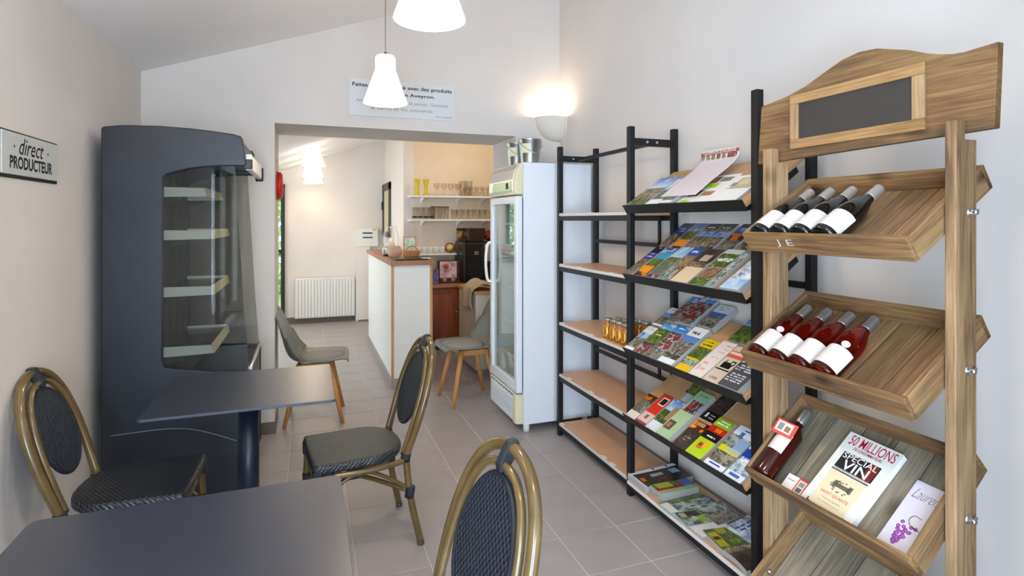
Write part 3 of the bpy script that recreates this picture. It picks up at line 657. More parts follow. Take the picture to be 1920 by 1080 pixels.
# wall shelves
ORDN = ['first', 'second', 'third', 'fourth', 'fifth', 'sixth', 'seventh', 'eighth', 'ninth', 'tenth']
def wshelf(z, x0, x1, label):
    t = thing('wall_shelf', label, 'shelf', ((x0 + x1) / 2, KY, z))
    obj('board', box(nb(), x0, x1, KY - .25, KY - .004, z - .02, z), M['white2'], t, bev=.002)
    for x in (1.28, 1.72, 2.02):
        if x < x1: obj('bracket', prism(nb(), [(KY - .22, z - .021), (KY - .004, z - .021), (KY - .004, z - .075)], YZ, x - .006, x + .006), M['white2'], t)
wshelf(1.735, 1.115, 2.24, 'upper white kitchen shelf of glasses')
wshelf(1.462, 1.115, 2.24, 'middle white kitchen shelf with a row of tumblers')
wshelf(1.065, 1.17, 1.65, 'short lower kitchen shelf carrying white cups')
for i, x in enumerate((1.28, 1.72, 2.02)):
    bm = box(nb(), x - .012, x + .012, KY - .004, KY, .95, 1.78); r = obj('shelf_upright', bm, M['white2'])
    tag(r, ['slotted white shelf upright nearest the far-room corner', 'slotted white shelf upright in the middle of the shelves', 'slotted white shelf upright near the fridge'][i], 'shelf upright')
    bm = nb()
    for k in range(26): box(bm, x - .004, x + .004, KY - .0045, KY - .0035, .97 + k * .03, .985 + k * .03)
    obj('slots', bm, M['grey_ink'], r, kind='stuff')
def glass_thing(name, prof, x, y, z, label, cat, group, m='glassware', extra=None):
    t = obj(name, lathe(nb(), prof, 16, cap=False), M[m], mw=Matrix.Translation((x, y, z))); tag(t, label, cat, group)
    if extra: obj(extra[0], lathe(nb(), extra[1], 16), M[extra[2]], t, local=True)
    return t
tum = [(.001, .002), (.028, .002), (.030, .01), (.036, .115), (.034, .115), (.028, .012), (.001, .008)]
stem = [(.001, 0), (.032, .002), (.004, .008), (.004, .06), (.02, .075), (.036, .105), (.034, .15), (.033, .15), (.034, .105), (.018, .08), (.001, .07)]
for k in range(2):
    x = 1.20 + k * .105
    glass_thing('yellow_glass', [(.001, 0), (.035, .0), (.035, .012), (.016, .03), (.018, .05), (.022, .12), (.038, .19), (.036, .19), (.018, .12), (.001, .05)], x, 6.44, 1.735, ['yellow footed sundae glass at the left end of the upper shelf', 'second yellow footed sundae glass on the upper shelf'][k], 'glass', 'yellow glasses on the upper shelf', 'yellow_g')
for k in range(4): glass_thing('wine_glass', stem, 1.43 + k * .085, 6.44, 1.735, ORDN[k] + ' clear stemmed glass from the left on the upper shelf', 'glass', 'stemmed glasses on the upper shelf')
for k in range(2): glass_thing('tall_glass', [(.001, .002), (.03, .002), (.045, .19), (.043, .19), (.028, .01), (.001, .008)], 1.76 + k * .08, 6.50, 1.735, ['left', 'right'][k] + ' one of two tall clear glasses on the upper shelf', 'glass', 'tall glasses on the upper shelf')
for k in range(6): glass_thing('tumbler', tum, 1.80 + k * .075, 6.42, 1.735, ORDN[k] + ' clear tumbler from the left on the upper shelf', 'glass', 'tumblers on the upper shelf')
for k in range(4): glass_thing('marked_glass', [(a * .95, b * 1.2) for a, b in tum], 1.17 + k * .066, 6.42, 1.462, ORDN[k] + ' dark-printed glass from the left on the middle shelf', 'glass', 'printed glasses on the middle shelf', 'glassware', ('print', [(.030, .018), (.0315, .035)], 'ink'))
for k in range(3): glass_thing('lidded_glass', [(a * .95, b * 1.25) for a, b in tum], 1.40 + k * .075, 6.47, 1.462, ORDN[k] + ' dark-rimmed tall glass from the left, middle shelf', 'glass', 'dark-rimmed glasses on the middle shelf', 'glassware', ('rim', [(.0345, .142), (.036, .150)], 'ink'))
for k in range(9): glass_thing('tumbler', tum, 1.63 + k * .070, 6.40 + (k % 2) * .02, 1.462, ORDN[k] + ' clear tumbler from the left on the middle shelf', 'glass', 'tumblers on the middle shelf')
for k in range(5):
    x = 1.21 + k * .072
    c = obj('coffee_cup', lathe(nb(), [(.001, .001), (.022, .001), (.033, .06), (.035, .075), (.033, .075), (.03, .06), (.001, .008)], 18, cap=False), M['white2'], mw=Matrix.Translation((x, 6.42, 1.065)))
    tag(c, ORDN[k] + ' white cup from the left on the short lower shelf', 'cup', 'white cups on the lower shelf')
    obj('cup_handle', tube(nb(), [(.03, -.02, .055), (.04, -.032, .045), (.036, -.03, .022), (.026, -.018, .018)], .004, 6, smooth=3), M['white2'], c, local=True)
# coffee corner
t = thing('coffee_machine', 'large black coffee machine on the wooden cabinet', 'coffee machine', (1.9, 6.3, .738))
obj('body', box(nb(), 1.66, 2.08, 6.10, 6.5, .74, 1.20), M['black_s'], t, bev=.02)
obj('bean_hopper', prism(nb(), [(1.75, 1.20), (1.93, 1.20), (1.95, 1.36), (1.74, 1.36)], XZ, 6.17, 6.38), mat('smoked_plastic', '2A1E1C', .15), t, bev=.008)
obj('spout_block', box(nb(), 1.90, 1.99, 6.04, 6.10, .98, 1.18), M['steel'], t, bev=.01)
obj('display_light', box(nb(), 1.79, 1.84, 6.095, 6.10, 1.085, 1.091), M['white2'], t); obj('display_light', box(nb(), 1.79, 1.84, 6.095, 6.10, 1.062, 1.068), M['white2'], t)
obj('drip_tray', box(nb(), 1.70, 2.04, 6.02, 6.10, .74, .78), M['black'], t, bev=.005)
obj('front_recess', box(nb(), 1.72, 2.03, 6.094, 6.10, .79, .96), M['black'], t)
t = thing('coffee_tin', 'gold and dark tin standing on top by the coffee machine', 'tin', (1.62, 6.4, 1.065))
obj('body', lathe(nb(), [(.045, .0), (.045, .13)], 20, Matrix.Translation((1.72, 6.45, 1.201))), mat('gold_tin', '9A7A4A', .35, metal=.6, var=.4, vscale=18), t)
obj('lid', lathe(nb(), [(.047, .13), (.047, .155)], 20, Matrix.Translation((1.72, 6.45, 1.201))), M['ink'], t)
t = thing('round_clock', 'small round brown clock at the right end of the cup shelf', 'clock', (1.60, 6.40, 1.065))
CM = Matrix.Translation((1.575, 6.38, 1.127)) @ Matrix.Rotation(R(90), 4, 'X')
obj('case', lathe(nb(), [(.06, -.015), (.06, .015), (.05, .02)], 24, CM), M['redwood'], t); obj('dial', lathe(nb(), [(.046, .0205), (.001, .0215)], 24, CM), M['yellow_lab'], t)
t = thing('red_pouch', 'crumpled red packet behind the coffee machine by the fridge', 'packet', (2.0, 6.4, 1.2))
bm = nb(); bmesh.ops.create_icosphere(bm, subdivisions=3, radius=.1)
for v in bm.verts: v.co = Vector((2.06 + v.co.x * .95, 6.38 + v.co.y * .8, 1.268 + v.co.z * .62)) + Vector((random.gauss(0, .004),) * 3)
obj('pouch', bm, mat('dark_red_foil', '8A1B1C', .5), t)
t = thing('coffee_poster_box', 'box printed with a coffee picture beside the coffee machine', 'box', (1.5, 6.3, .738))
obj('carton', box(nb(), 1.40, 1.63, 6.16, 6.26, .739, .99), mat('carton_dark', '2B2024', .5), t, bev=.002)
obj('print_disc', lathe(nb(), [(.055, 0), (.001, .001)], 24, Matrix.Translation((1.48, 6.159, .93)) @ Matrix.Rotation(R(90), 4, 'X')), mat('orange_print', 'B4532C', .5), t)
obj('print_panel', box(nb(), 1.405, 1.60, 6.1585, 6.16, .80, .985), mat('pinkish_print', 'C9A4A4', .5, var=.6, vscale=16), t)
for k in range(2): obj('print_bean', lathe(nb(), [(.03, 0), (.001, .001)], 16, Matrix.Translation((1.46 + .1 * k, 6.157, .775)) @ Matrix.Rotation(R(90), 4, 'X')), mat('copper_print', 'C0856A', .5), t)
for k, (c_, lb) in enumerate((('6A5A86', 'purple-grey packet on the cabinet, leaning by the counter end'), ('C2B078', 'yellowish packet in front of the purple one on the cabinet'))):
    o = obj('food_packet', box(nb(), 1.30 + .0 * k, 1.385, 6.12 + k * .06, 6.16 + k * .06, .739, .90 - .06 * k), mat('packet%d' % k, c_, .5, var=.4, vscale=25), bev=.006); tag(o, lb, 'packet')

# ------------------------------------------------------------ fridge
FX0, FX1, FY0, FY1 = 1.385, 1.905, 3.535, 4.112
t = thing('glass_door_fridge', 'tall white drinks fridge with a glass door beside the black rack', 'fridge', (1.63, 3.82, 0))
bm = nb(); W_ = .035
box(bm, FX0, FX1, FY0, FY0 + W_, .055, 1.845); box(bm, FX0, FX1, FY1 - W_, FY1, .055, 1.845); box(bm, FX1 - W_, FX1, FY0 + W_, FY1 - W_, .055, 1.845)
box(bm, FX0, FX1 - W_, FY0 + W_, FY1 - W_, .055, .30); box(bm, FX0, FX1 - W_, FY0 + W_, FY1 - W_, 1.62, 1.845)
obj('cabinet', bm, M['white'], t)
for k, z in enumerate((.45, .70, .95, 1.20, 1.42)):
    bm = nb()
    for i in range(14): box(bm, FX0 + .03, FX1 - .05, FY0 + .05 + i * .036, FY0 + .054 + i * .036, z, z + .004)
    box(bm, FX0 + .03, FX0 + .036, FY0 + .045, FY1 - .045, z - .004, z + .012); box(bm, FX1 - .06, FX1 - .054, FY0 + .045, FY1 - .045, z - .004, z + .006)
    obj('wire_shelf', bm, M['white2'], t)
bm = nb(); dz0, dz1 = .275, 1.615; a = .05
for y0, y1, z0, z1 in ((FY0, FY0 + a, dz0, dz1), (FY1 - a, FY1, dz0, dz1), (FY0 + a, FY1 - a, dz0, dz0 + a + .02), (FY0 + a, FY1 - a, dz1 - a, dz1)): box(bm, 1.335, 1.378, y0, y1, z0, z1)
d = obj('door', bm, M['white'], t, bev=.004)
obj('door_pane', box(nb(), 1.350, 1.356, FY0 + a - .004, FY1 - a + .004, dz0 + a, dz1 - a + .004), M['glass_f'], d)
obj('door_gasket', box(nb(), 1.378, 1.385, FY0 + .006, FY0 + .02, dz0 + .01, dz1 - .01), M['darkwood'], d)
obj('door_handle', tube(nb(), [(1.335, FY1 - .022, 1.28), (1.305, FY1 - .022, 1.26), (1.292, FY1 - .022, 1.13), (1.305, FY1 - .022, 1.0), (1.335, FY1 - .022, .98)], .011, 10, smooth=5), M['white2'], d)
cp = [(1.385, 1.845), (1.372, 1.842), (1.345, 1.80), (1.328, 1.73), (1.325, 1.66), (1.330, 1.625), (1.385, 1.625)]
c = obj('canopy', prism(nb(), cp, XZ, FY0 + .003, FY1), M['cream'], t, bev=.006, seg=3)
obj('canopy_face', prism(nb(), [(1.368, 1.838), (1.341, 1.80), (1.3245, 1.73), (1.3215, 1.66), (1.3265, 1.64), (1.34, 1.66), (1.345, 1.78)], XZ, FY0 + .05, FY1 - .01), mat('silver_plastic', 'CFCFCB', .22, metal=.3), c, bev=.003)
obj('display_panel', prism(nb(), [(FY0 + .09, 1.655), (FY0 + .46, 1.655), (FY0 + .48, 1.68), (FY0 + .46, 1.722), (FY0 + .09, 1.722), (FY0 + .07, 1.69)], YZ, 1.3185, 1.322), mat('panel_green', 'B5D3A6', .25), c, bev=.001)
obj('thermometer', box(nb(), 1.317, 1.319, FY0 + .12, FY0 + .17, 1.668, 1.71), M['ink'], c)
g = obj('grille', prism(nb(), [(FY0 + .065, .065), (FY1 - .003, .065), (FY1, .09), (FY1, .262), (FY0 + .065, .262)], YZ, 1.338, 1.385), M['white2'], t, bev=.004)
for k in range(7): obj('louvre', box(nb(), 1.330, 1.338, FY0 + .07, FY1 - .03, .085 + k * .021, .085 + k * .021 + .012), M['white'], g, bev=.002)
bm = nb()
for k in range(9): box(bm, 1.334, 1.338, FY0 + .08 + k * .055, FY0 + .11 + k * .055, .243, .25)
obj('vent_slots', bm, M['darkwood'], g)
obj('grille_corner', prism(nb(), [(1.330, FY0 + .065), (1.330, FY0 + .02), (1.342, FY0 + .002), (1.385, FY0 - .002), (1.385, FY0 + .065)], XY, .062, .262), M['cream'], t, bev=.006)
for x in (1.42, 1.87):
    for y in (3.57, 4.07): obj('foot', lathe(nb(), [(.022, 0), (.022, .05), (.012, .056)], 14, Matrix.Translation((x, y, 0))), M['white2'], t)
# buckets
def bucket(x, y, label):
    t = thing('metal_bucket', label, 'bucket', (x, y, 1.846), 0, 'galvanised buckets on the fridge')
    obj('body', lathe(nb(), [(.001, .004), (.062, .002), (.064, .01), (.080, .165), (.085, .172), (.084, .176), (.078, .172), (.060, .012), (.001, .010)], 30, cap=False), M['steel'], t, local=True)
    obj('label_patch', lathe(nb(), [(.0735, .075), (.0795, .14)], 8, None, R(205), R(250), cap=False), M['cream'], t, local=True)
    obj('handle_lug', tube(nb(), [(.082, -.012, .15), (.092, 0, .13), (.086, .012, .15), (.09, 0, .165)], .003, 6, closed=True), M['zinc'], t, local=True)
    obj('bail', tube(nb(), [(-.088, 0, .15), (-.05, -.075, .10), (0, -.1, .07), (.05, -.075, .10), (.088, 0, .15)], .0022, 6, smooth=4), M['zinc'], t, local=True)
bucket(1.485, 3.665, 'galvanised bucket on the fridge, the front one')
bucket(1.475, 3.90, 'galvanised bucket half hidden behind the front one on the fridge')

# ------------------------------------------------------------ black rack
RX0, RX1 = 1.590, 1.895
YP = (3.42, 2.545, 1.665); PW = .032
t = rack = thing('metal_rack', 'black metal rack with chipboard shelves and sloping trays on the right wall', 'rack', (1.74, 2.54, 0))
for y in YP:
    for x in (RX0, RX1 - PW): obj('post', box(nb(), x, x + PW, y - PW / 2, y + PW / 2, 0, 1.945), M['black'], t, bev=.002)
    cb = obj('top_crossbar', box(nb(), RX0 + PW, RX1 - PW, y - .010, y + .010, 1.845, 1.885), M['black'], t)
    for x in (1.70, 1.76):
        obj('bolt', lathe(nb(), [(.007, 0), (.007, .005)], 10, Matrix.Translation((x, y - .010, 1.866)) @ Matrix.Rotation(R(90), 4, 'X')), M['zinc'], cb)
    obj('foot_crossbar', box(nb(), RX0 + PW, RX1 - PW, y - .010, y + .010, .02, .045), M['black'], t)
obj('top_rail', box(nb(), 1.715, 1.745, YP[1] + .01, YP[0] - .01, 1.850, 1.868), M['black'], t)
tagm = mat('shelf_tag', 'E4DCD2', .5)
for z in (1.495, 1.157, .765, .42, .09):
    s = obj('shelf', box(nb(), RX0 + .006, RX1 - .004, YP[1] + PW / 2, YP[0] - PW / 2, z - .018, z), M['chip'], t, bev=.001)
    obj('front_edge', box(nb(), RX0 + .002, RX0 + .0065, YP[1] + PW / 2, YP[0] - PW / 2, z - .017, z - .001), M['label'], s)
    obj('shelf_rail', box(nb(), RX0 + .004, RX0 + .026, YP[1] + PW / 2, YP[0] - PW / 2, z - .048, z - .018), M['black'], s)
    obj('shelf_rail', box(nb(), RX1 - .028, RX1 - .006, YP[1] + PW / 2, YP[0] - PW / 2, z - .048, z - .018), M['black'], s)
    for yy in random.sample([2.62, 2.70, 2.80, 2.95, 3.1, 3.25, 3.35], 3):
        obj('shelf_tag', box(nb(), RX0 + .001, RX0 + .022, yy, yy + .045, z - .001, z + .0015), tagm, s)
for z in (1.31, .57):
    for a, b in ((YP[1], YP[0]),):
        br = obj('back_brace', box(nb(), RX1 - .045, RX1 - .035, a + .03, b - .03, z - .012, z + .012), M['black'], t)
        for yy in (a + .10, b - .06): obj('brace_upright', box(nb(), RX1 - .045, RX1 - .035, yy - .01, yy + .01, z, z + .17), M['black'], br)
SA = R(33)
TR = [1.512, 1.157, .772, .428]
def tframe(z0, x0=1.560): return basis((x0, 1.683, z0), (cos(SA), 0, sin(SA)), (0, 1, 0))
TL = 2.528 - 1.683
for z0 in TR:
    m = tframe(z0)
    b = obj('sloping_tray', box(nb(), 0, .365, 0, TL, -.016, 0), M['chip2'], t, mw=m, bev=.001)
    obj('tray_lip', prism(nb(), [(-.004, -.030), (0, -.030), (0, .020), (-.004, .020)], lambda a_, b_, d_: (a_, d_, b_), -.002, TL + .004), M['black'], b, mw=m)
    obj('tray_underlip', box(nb(), 0, .045, -.002, TL + .004, -.030, -.0265), M['black'], b, mw=m)
    for yy in (0, TL - .004): obj('tray_side_plate', prism(nb(), [(0, -.016), (.30, -.016), (.30, -.04), (.04, -.05), (0, -.03)], lambda a_, b_, d_: (a_, d_, b_), yy, yy + .004), M['black'], b, mw=m)
    obj('tray_crossbar', box(nb(), RX1 - .035, RX1 - .012, YP[2] + .016, YP[1] - .016, z0 + .02, z0 + .045), M['black'], b)
s = obj('shelf', box(nb(), RX0 - .012, RX1 - .004, YP[2] + PW / 2, YP[1] - PW / 2, .072, .09), M['chip'], t, bev=.001)
obj('front_edge', box(nb(), RX0 - .016, RX0 - .0115, YP[2] + PW / 2, YP[1] - PW / 2, .073, .089), M['label'], s)
obj('shelf_rail', box(nb(), RX0 - .008, RX0 + .014, YP[2] + PW / 2, YP[1] - PW / 2, .042, .072), M['black'], s)

# ------------------------------------------------------------ printed matter (painted cell by cell into the mesh)
rng = np.random.default_rng(11)
def noise(h, w_, cell, sd):
    r = np.random.default_rng(sd); gh, gw = int(h / cell) + 3, int(w_ / cell) + 3; g_ = r.random((gh, gw))
    y = np.arange(h) / cell; x = np.arange(w_) / cell; yi, xi = y.astype(int), x.astype(int); fy, fx = (y - yi)[:, None], (x - xi)[None, :]
    fy, fx = fy * fy * (3 - 2 * fy), fx * fx * (3 - 2 * fx)
    a_, b_, c_, d_ = g_[yi][:, xi], g_[yi][:, xi + 1], g_[yi + 1][:, xi], g_[yi + 1][:, xi + 1]
    return (a_ * (1 - fx) + b_ * fx) * (1 - fy) + (c_ * (1 - fx) + d_ * fx) * fy
PAL = dict(town=['8A7058', 'B08A66', '5A4A3A', 'C8B49A', '6E7A4A', '3E3A32', 'A06A4A'], green=['4E6A2A', '6E8A3A', '3A4E20', '8FA050', '2E3A1C', '9AA870'],
           people=['8E2A22', 'B8342A', '3A3A44', 'C8B8A8', '5A6A86', '26262C', 'D04A3A'], dark=['1E1C20', '3A3230', '5A4A42', '2A2624', '70604E', '151418'],
           food=['8A4A2C', 'C0783C', 'A83020', 'E0C48A', '7A8A2A', 'D8D0C0'], rock=['7A7468', '9A9284', '5E5850', 'B4AC9C', '48463E', '6E6A4E'], snow=['C8D8E8', 'E4ECF2', '8AA0B8', 'F2F4F6', 'A8BCD0', '6A7A8A'],
           fire=['D87020', 'F0A030', '6A2A12', '2A1A14', '8A4A20', '3A2A24'], road=['7C8488', '949A9A', '646A6C', '7A8A5A', '8A8C86'], mosaic=['8A9A6A', '4A5A4A', '9AA498', 'C8CCC8', '6A7A80', '50524E'])
def paint(bands, W=16, H=32, seed=0, lines=(), boxes=()):
    A = np.ones((H, W, 3)) * .9
    for y0, y1, kind, cols in bands:
        a_, b_ = int(round(y0 * H)), int(round(y1 * H)); hh = b_ - a_
        if hh <= 0: continue
        if kind == 'flat': A[a_:b_] = lin(cols)
        elif kind == 'sky':
            c0, c1 = np.array(lin(cols[0])), np.array(lin(cols[1])); tt = np.linspace(0, 1, hh)[:, None, None]
            A[a_:b_] = c0 * (1 - tt) + c1 * tt
            n_ = noise(hh, W, 4, seed + 5)[..., None]; A[a_:b_] = A[a_:b_] * (1 - .5 * (n_ > .62)) + .5 * (n_ > .62) * .85
        else:
            P_ = np.array([lin(c) for c in PAL[kind]]); n_ = noise(hh, W, 4.0, seed) * .8 + noise(hh, W, 1.6, seed + 1) * .3
            n_ = (n_ - n_.min()) / (np.ptp(n_) + 1e-6) * (len(P_) - 1.001); i0 = n_.astype(int); fr = (n_ - i0)[..., None]
            big = .75 + .5 * noise(hh, W, 6, seed + 9)[..., None]
            A[a_:b_] = (P_[i0] * (1 - fr) + P_[i0 + 1] * fr) * big
    for (x0, x1, y0, y1, c) in boxes:
        A[int(y0 * H):max(int(y1 * H), int(y0 * H) + 1), int(x0 * W):int(x1 * W)] = lin(c)
    for (y, x0, x1, c) in lines:
        r = np.random.default_rng(seed + int(y * 100)); k = int(y * H)
        for i in range(int(x0 * W), int(x1 * W)):
            if r.random() < .72: A[k, i] = lin(c)
    return A
def pages(A, L, Wd, th, bend=0.0, name='x', curl=None):
    """bm in leaflet frame: x to the reader's right, y up the page, z out. Cover cells coloured, page sides darkened to grey."""
    H, W = A.shape[:2]; bm = nb(); cl = bm.loops.layers.float_color.new('Col')
    def zz(u, v): return bend * sin(pi * u) + (curl(u, v) if curl else 0)
    V = [[bm.verts.new((Wd * i / W, L * (1 - j / H), th + zz(i / W, j / H))) for i in range(W + 1)] for j in range(H + 1)]
    for j in range(H):
        for i in range(W):
            f = bm.faces.new([V[j + 1][i], V[j + 1][i + 1], V[j][i + 1], V[j][i]])
            for lp in f.loops: lp[cl] = (*(A[j, i] ** 1.18), 1)
    B = [[bm.verts.new((Wd * i / W, L * (1 - j / H), zz(i / W, j / H))) for i in (0, W)] for j in (0, H)]
    def side(tp_, b0, b1):
        f = bm.faces.new(tp_ + [b1, b0])
        for lp in f.loops: lp[cl] = (.75, .74, .70, 1)
    if True:
        side([V[H][i] for i in range(W, -1, -1)][::-1][::-1], B[1][1], B[1][0]) if False else None
    # plain sides (left, right, bottom, top)
    edges = ([V[j][0] for j in range(H + 1)], [V[j][W] for j in range(H, -1, -1)], [V[H][i] for i in range(W + 1)], [V[0][i] for i in range(W, -1, -1)])
    for E_ in edges:
        low = [bm.verts.new(v.co - Vector((0, 0, th))) for v in E_]
        for k in range(len(E_) - 1):
            f = bm.faces.new([E_[k], low[k], low[k + 1], E_[k + 1]])
            for lp in f.loops: lp[cl] = (.36, .35, .34, 1)
    for r_ in B:
        for v in r_: bm.verts.remove(v)
    return bm
def leaflet(name, m, A, L, Wd, th, label, cat, group, bend=0.0, curl=None):
    o = obj(name, pages(A, L, Wd, th, bend, curl=curl), M['printed'], mw=m); tag(o, label, cat, group); return o
def on_tray(k, yl, yr, t0, L, h, bands, label, lines=(), boxes=(), th=.008, tilt=0.0, cat='brochure', bend=0.0, name='brochure', W=16, H=32, curl=None):
    m = tframe(TR[k]) @ Matrix.Translation((t0 + .001, yl - 1.683, h)) @ Matrix.Rotation(-tilt, 4, 'Y') @ basis((0, 0, 0), (0, -1, 0), (1, 0, 0))
    sd = int(abs(yl * 977 + t0 * 313 + k * 71)) % 9973
    return leaflet(name, m, paint(bands, W, H, sd, lines, boxes), L, yl - yr, th, label, cat, 'brochures on the %s sloping tray' % ['top', 'second', 'third', 'fourth'][k], bend, curl)
WH, NV, BL_, LB = 'EEF0F2', '16243E', '3A78C0', '9CC4E8'
# top tray
on_tray(0, 2.505, 2.335, .0, .262, .001, [(0, .42, 'sky', ('3E7CC8', 'CFE2F2')), (.42, .85, 'town', 0), (.85, 1, 'green', 0)], 'wide magazine with blue sky and village, left end of the top tray', th=.02, cat='magazine', name='magazine', W=22)
on_tray(0, 2.330, 2.225, .0, .235, .001, [(0, .45, 'sky', ('E8E4D0', 'B8CCE0')), (.45, .8, 'road', 0), (.8, 1, 'flat', WH)], 'pale brochure with grey photo beside the blue-sky magazine, top tray', th=.018)
on_tray(0, 2.220, 2.128, .0, .225, .001, [(0, .3, 'flat', WH), (.3, .6, 'sky', ('C8D8E4', 'A8C0D8')), (.6, .9, 'road', 0), (.9, 1, 'flat', WH)], 'pale blue brochure next to the bent lilac sheet, top tray', th=.022)
on_tray(0, 2.115, 1.905, .012, .235, .001, [(0, 1, 'flat', 'F0EFEC')], 'white leaflet with round food photos and lime patches, top tray', th=.006, W=24, boxes=[(.15, .5, .08, .3, 'A8663C'), (.55, .9, .1, .26, '8A8A72'), (.3, .7, .34, .48, 'C6DC1E'), (.1, .45, .55, .78, '8A5A3C'), (.5, .85, .6, .75, 'B88A60'), (.05, .35, .88, 1, 'C6DC1E'), (.22, .4, .12, .22, 'C8A060'), (.2, .35, .62, .7, '5A3A26')])
on_tray(0, 1.895, 1.735, .012, .205, .001, [(0, 1, 'flat', 'EFEDEA')], 'white leaflet with pale food photo at the right end, top tray', th=.010, W=20, boxes=[(.2, .95, .1, .5, 'C8B88A'), (.35, .7, .18, .4, 'D8D0A8'), (.1, .3, .3, .45, '8A8C94'), (.1, .9, .5, .56, '9A9A96')])
# the tall sheet with a printed header bent up over the tray's back
A = paint([(0, .10, 'flat', 'A8323E'), (.10, .26, 'town', 0), (.26, 1, 'flat', 'DDD2D6')], 28, 48, 55)
for i in range(28):
    if i % 4 == 3: A[5:12, i] = lin('E8E0DA')
A[5:12, 22:25] = lin('9A3A3E')
shp = smooth_pts([(0, 0, .0), (.10, 0, .006), (.20, 0, .008), (.265, 0, .014), (.30, 0, .026), (.318, 0, .052)], 8)
bm = nb(); cl = bm.loops.layers.float_color.new('Col'); H_, W2 = A.shape[:2]; nn = len(shp) - 1
def shf(v): k = (1 - v) * nn; i = min(int(k), nn - 1); return shp[i].lerp(shp[i + 1], k - i)
V = [[bm.verts.new((shf(j / H_).x, -.255 * i / W2, shf(j / H_).z)) for i in range(W2 + 1)] for j in range(H_ + 1)]
for j in range(H_):
    for i in range(W2):
        f = bm.faces.new([V[j + 1][i], V[j + 1][i + 1], V[j][i + 1], V[j][i]]); f.smooth = True
        for lp in f.loops: lp[cl] = (*A[j, i], 1)
sm = tframe(TR[0]) @ Matrix.Translation((.055, 2.262 - 1.683, .024))
sh = obj('poster_sheet', bm, M['printed'], mw=sm, solid=.0012); tag(sh, 'lilac sheet with a red printed header bent up at the back of the top tray', 'poster')
p0, p1 = shf(.085), shf(.02)
up = (sm.to_3x3() @ (p1 - p0)).normalized()
text('lettering', 'VILLEFRANCHE DE ROUERGUE', M['white_ink'], sh, basis(sm @ (p0 + Vector((0, -.012, 0))) + (sm.to_3x3() @ Vector((0, -1, 0))).cross(up) * .0012, sm.to_3x3() @ Vector((0, -1, 0)), up), width=.228, height=.021, bold=.01)
# second tray
TW = [(0, .22, 'flat', NV), (.22, .48, 'flat', '4A5AA0'), (.48, .7, 'town', 0), (.7, 1, 'rock', 0)]
ln = [(.06, .5, .65, WH), (.28, .3, .8, WH), (.36, .2, .8, WH)]
on_tray(1, 2.520, 2.440, .0, .245, .001, TW, 'navy-topped brochure with village photo, left end of front row, second tray', ln, th=.022)
on_tray(1, 2.430, 2.330, .0, .242, .001, [(0, .2, 'sky', ('2A60A8', '3A90C8')), (.2, .4, 'flat', '58A8D0'), (.4, .66, 'green', 0), (.66, 1, 'fire', 0)], 'blue and green brochure with an orange foot, front row of second tray', [(.1, .3, .8, WH)], th=.022, boxes=[(.1, .9, .7, .9, 'EFA81E')])
on_tray(1, 2.325, 2.230, .0, .258, .001, [(0, .35, 'sky', ('6EB4E4', 'BCDCF0')), (.35, .5, 'green', 0), (.5, .9, 'road', 0), (.9, 1, 'people', 0)], 'light blue sky brochure with grey road, front row of second tray', th=.022)
on_tray(1, 2.225, 2.142, .0, .258, .001, [(0, .25, 'flat', '2A56A8'), (.25, .62, 'town', 0), (.62, 1, 'mosaic', 0)], 'brochure with royal blue title band, middle of second tray', [(.1, .2, .8, WH), (.15, .2, .7, WH)], th=.022)
on_tray(1, 2.137, 2.010, .0, .255, .001, [(0, .42, 'dark', 0), (.42, .55, 'town', 0), (.55, 1, 'flat', 'E4CFAA')], 'brochure with dark house photo, cream foot and red edge, second tray', th=.024, boxes=[(0, .12, .5, 1, 'B02028'), (.35, .8, .2, .38, 'C8B49A')])
on_tray(1, 2.004, 1.900, .0, .265, .001, [(0, .12, 'flat', 'D4D8D8'), (.12, .45, 'green', 0), (.45, .8, 'town', 0), (.8, 1, 'green', 0)], 'brochure with white script title over a town view, second tray', [(.27, .1, .95, WH), (.3, .1, .95, WH), (.33, .15, .9, WH)], th=.022)
on_tray(1, 1.895, 1.862, .0, .25, .001, [(0, 1, 'mosaic', 0)], 'narrow black and white leaflet edge left of the snow brochure, second tray', th=.02, W=6)
on_tray(1, 1.800, 1.70, .0, .235, .001, [(0, .35, 'sky', ('A8CCEC', 'C8DCF0')), (.35, .72, 'snow', 0), (.72, 1, 'sky', ('9AC4EC', 'C4DCF0'))], 'pale blue snow scene brochure at the right end, second tray', th=.03)
B1 = dict(th=.018, tilt=.05)
on_tray(1, 2.522, 2.425, .245, .225, .002, TW, 'navy-topped brochure with village photo, left end of back row, second tray', ln, **B1)
on_tray(1, 2.420, 2.325, .245, .222, .002, [(0, .35, 'sky', ('4A78B0', '7AA0C8')), (.35, .62, 'green', 0), (.62, 1, 'fire', 0)], 'blue and green brochure with orange foot, back row of second tray', boxes=[(.1, .95, .68, .92, 'EFA020')], **B1)
on_tray(1, 2.320, 2.218, .262, .225, .002, [(0, .3, 'dark', 0), (.3, .4, 'town', 0), (.4, .6, 'sky', ('5A8AD0', '9AC0EC')), (.6, 1, 'town', 0)], 'dark-topped brochure with blue middle band, back row, left of its twin, second tray', [(.25, .2, .8, WH)], **B1)
on_tray(1, 2.213, 2.112, .262, .225, .002, [(0, .3, 'dark', 0), (.3, .4, 'town', 0), (.4, .6, 'sky', ('4A7AC8', '8AB4E8')), (.6, 1, 'town', 0)], 'dark-topped brochure with blue middle band, back row, right of its twin, second tray', [(.25, .2, .8, WH)], **B1)
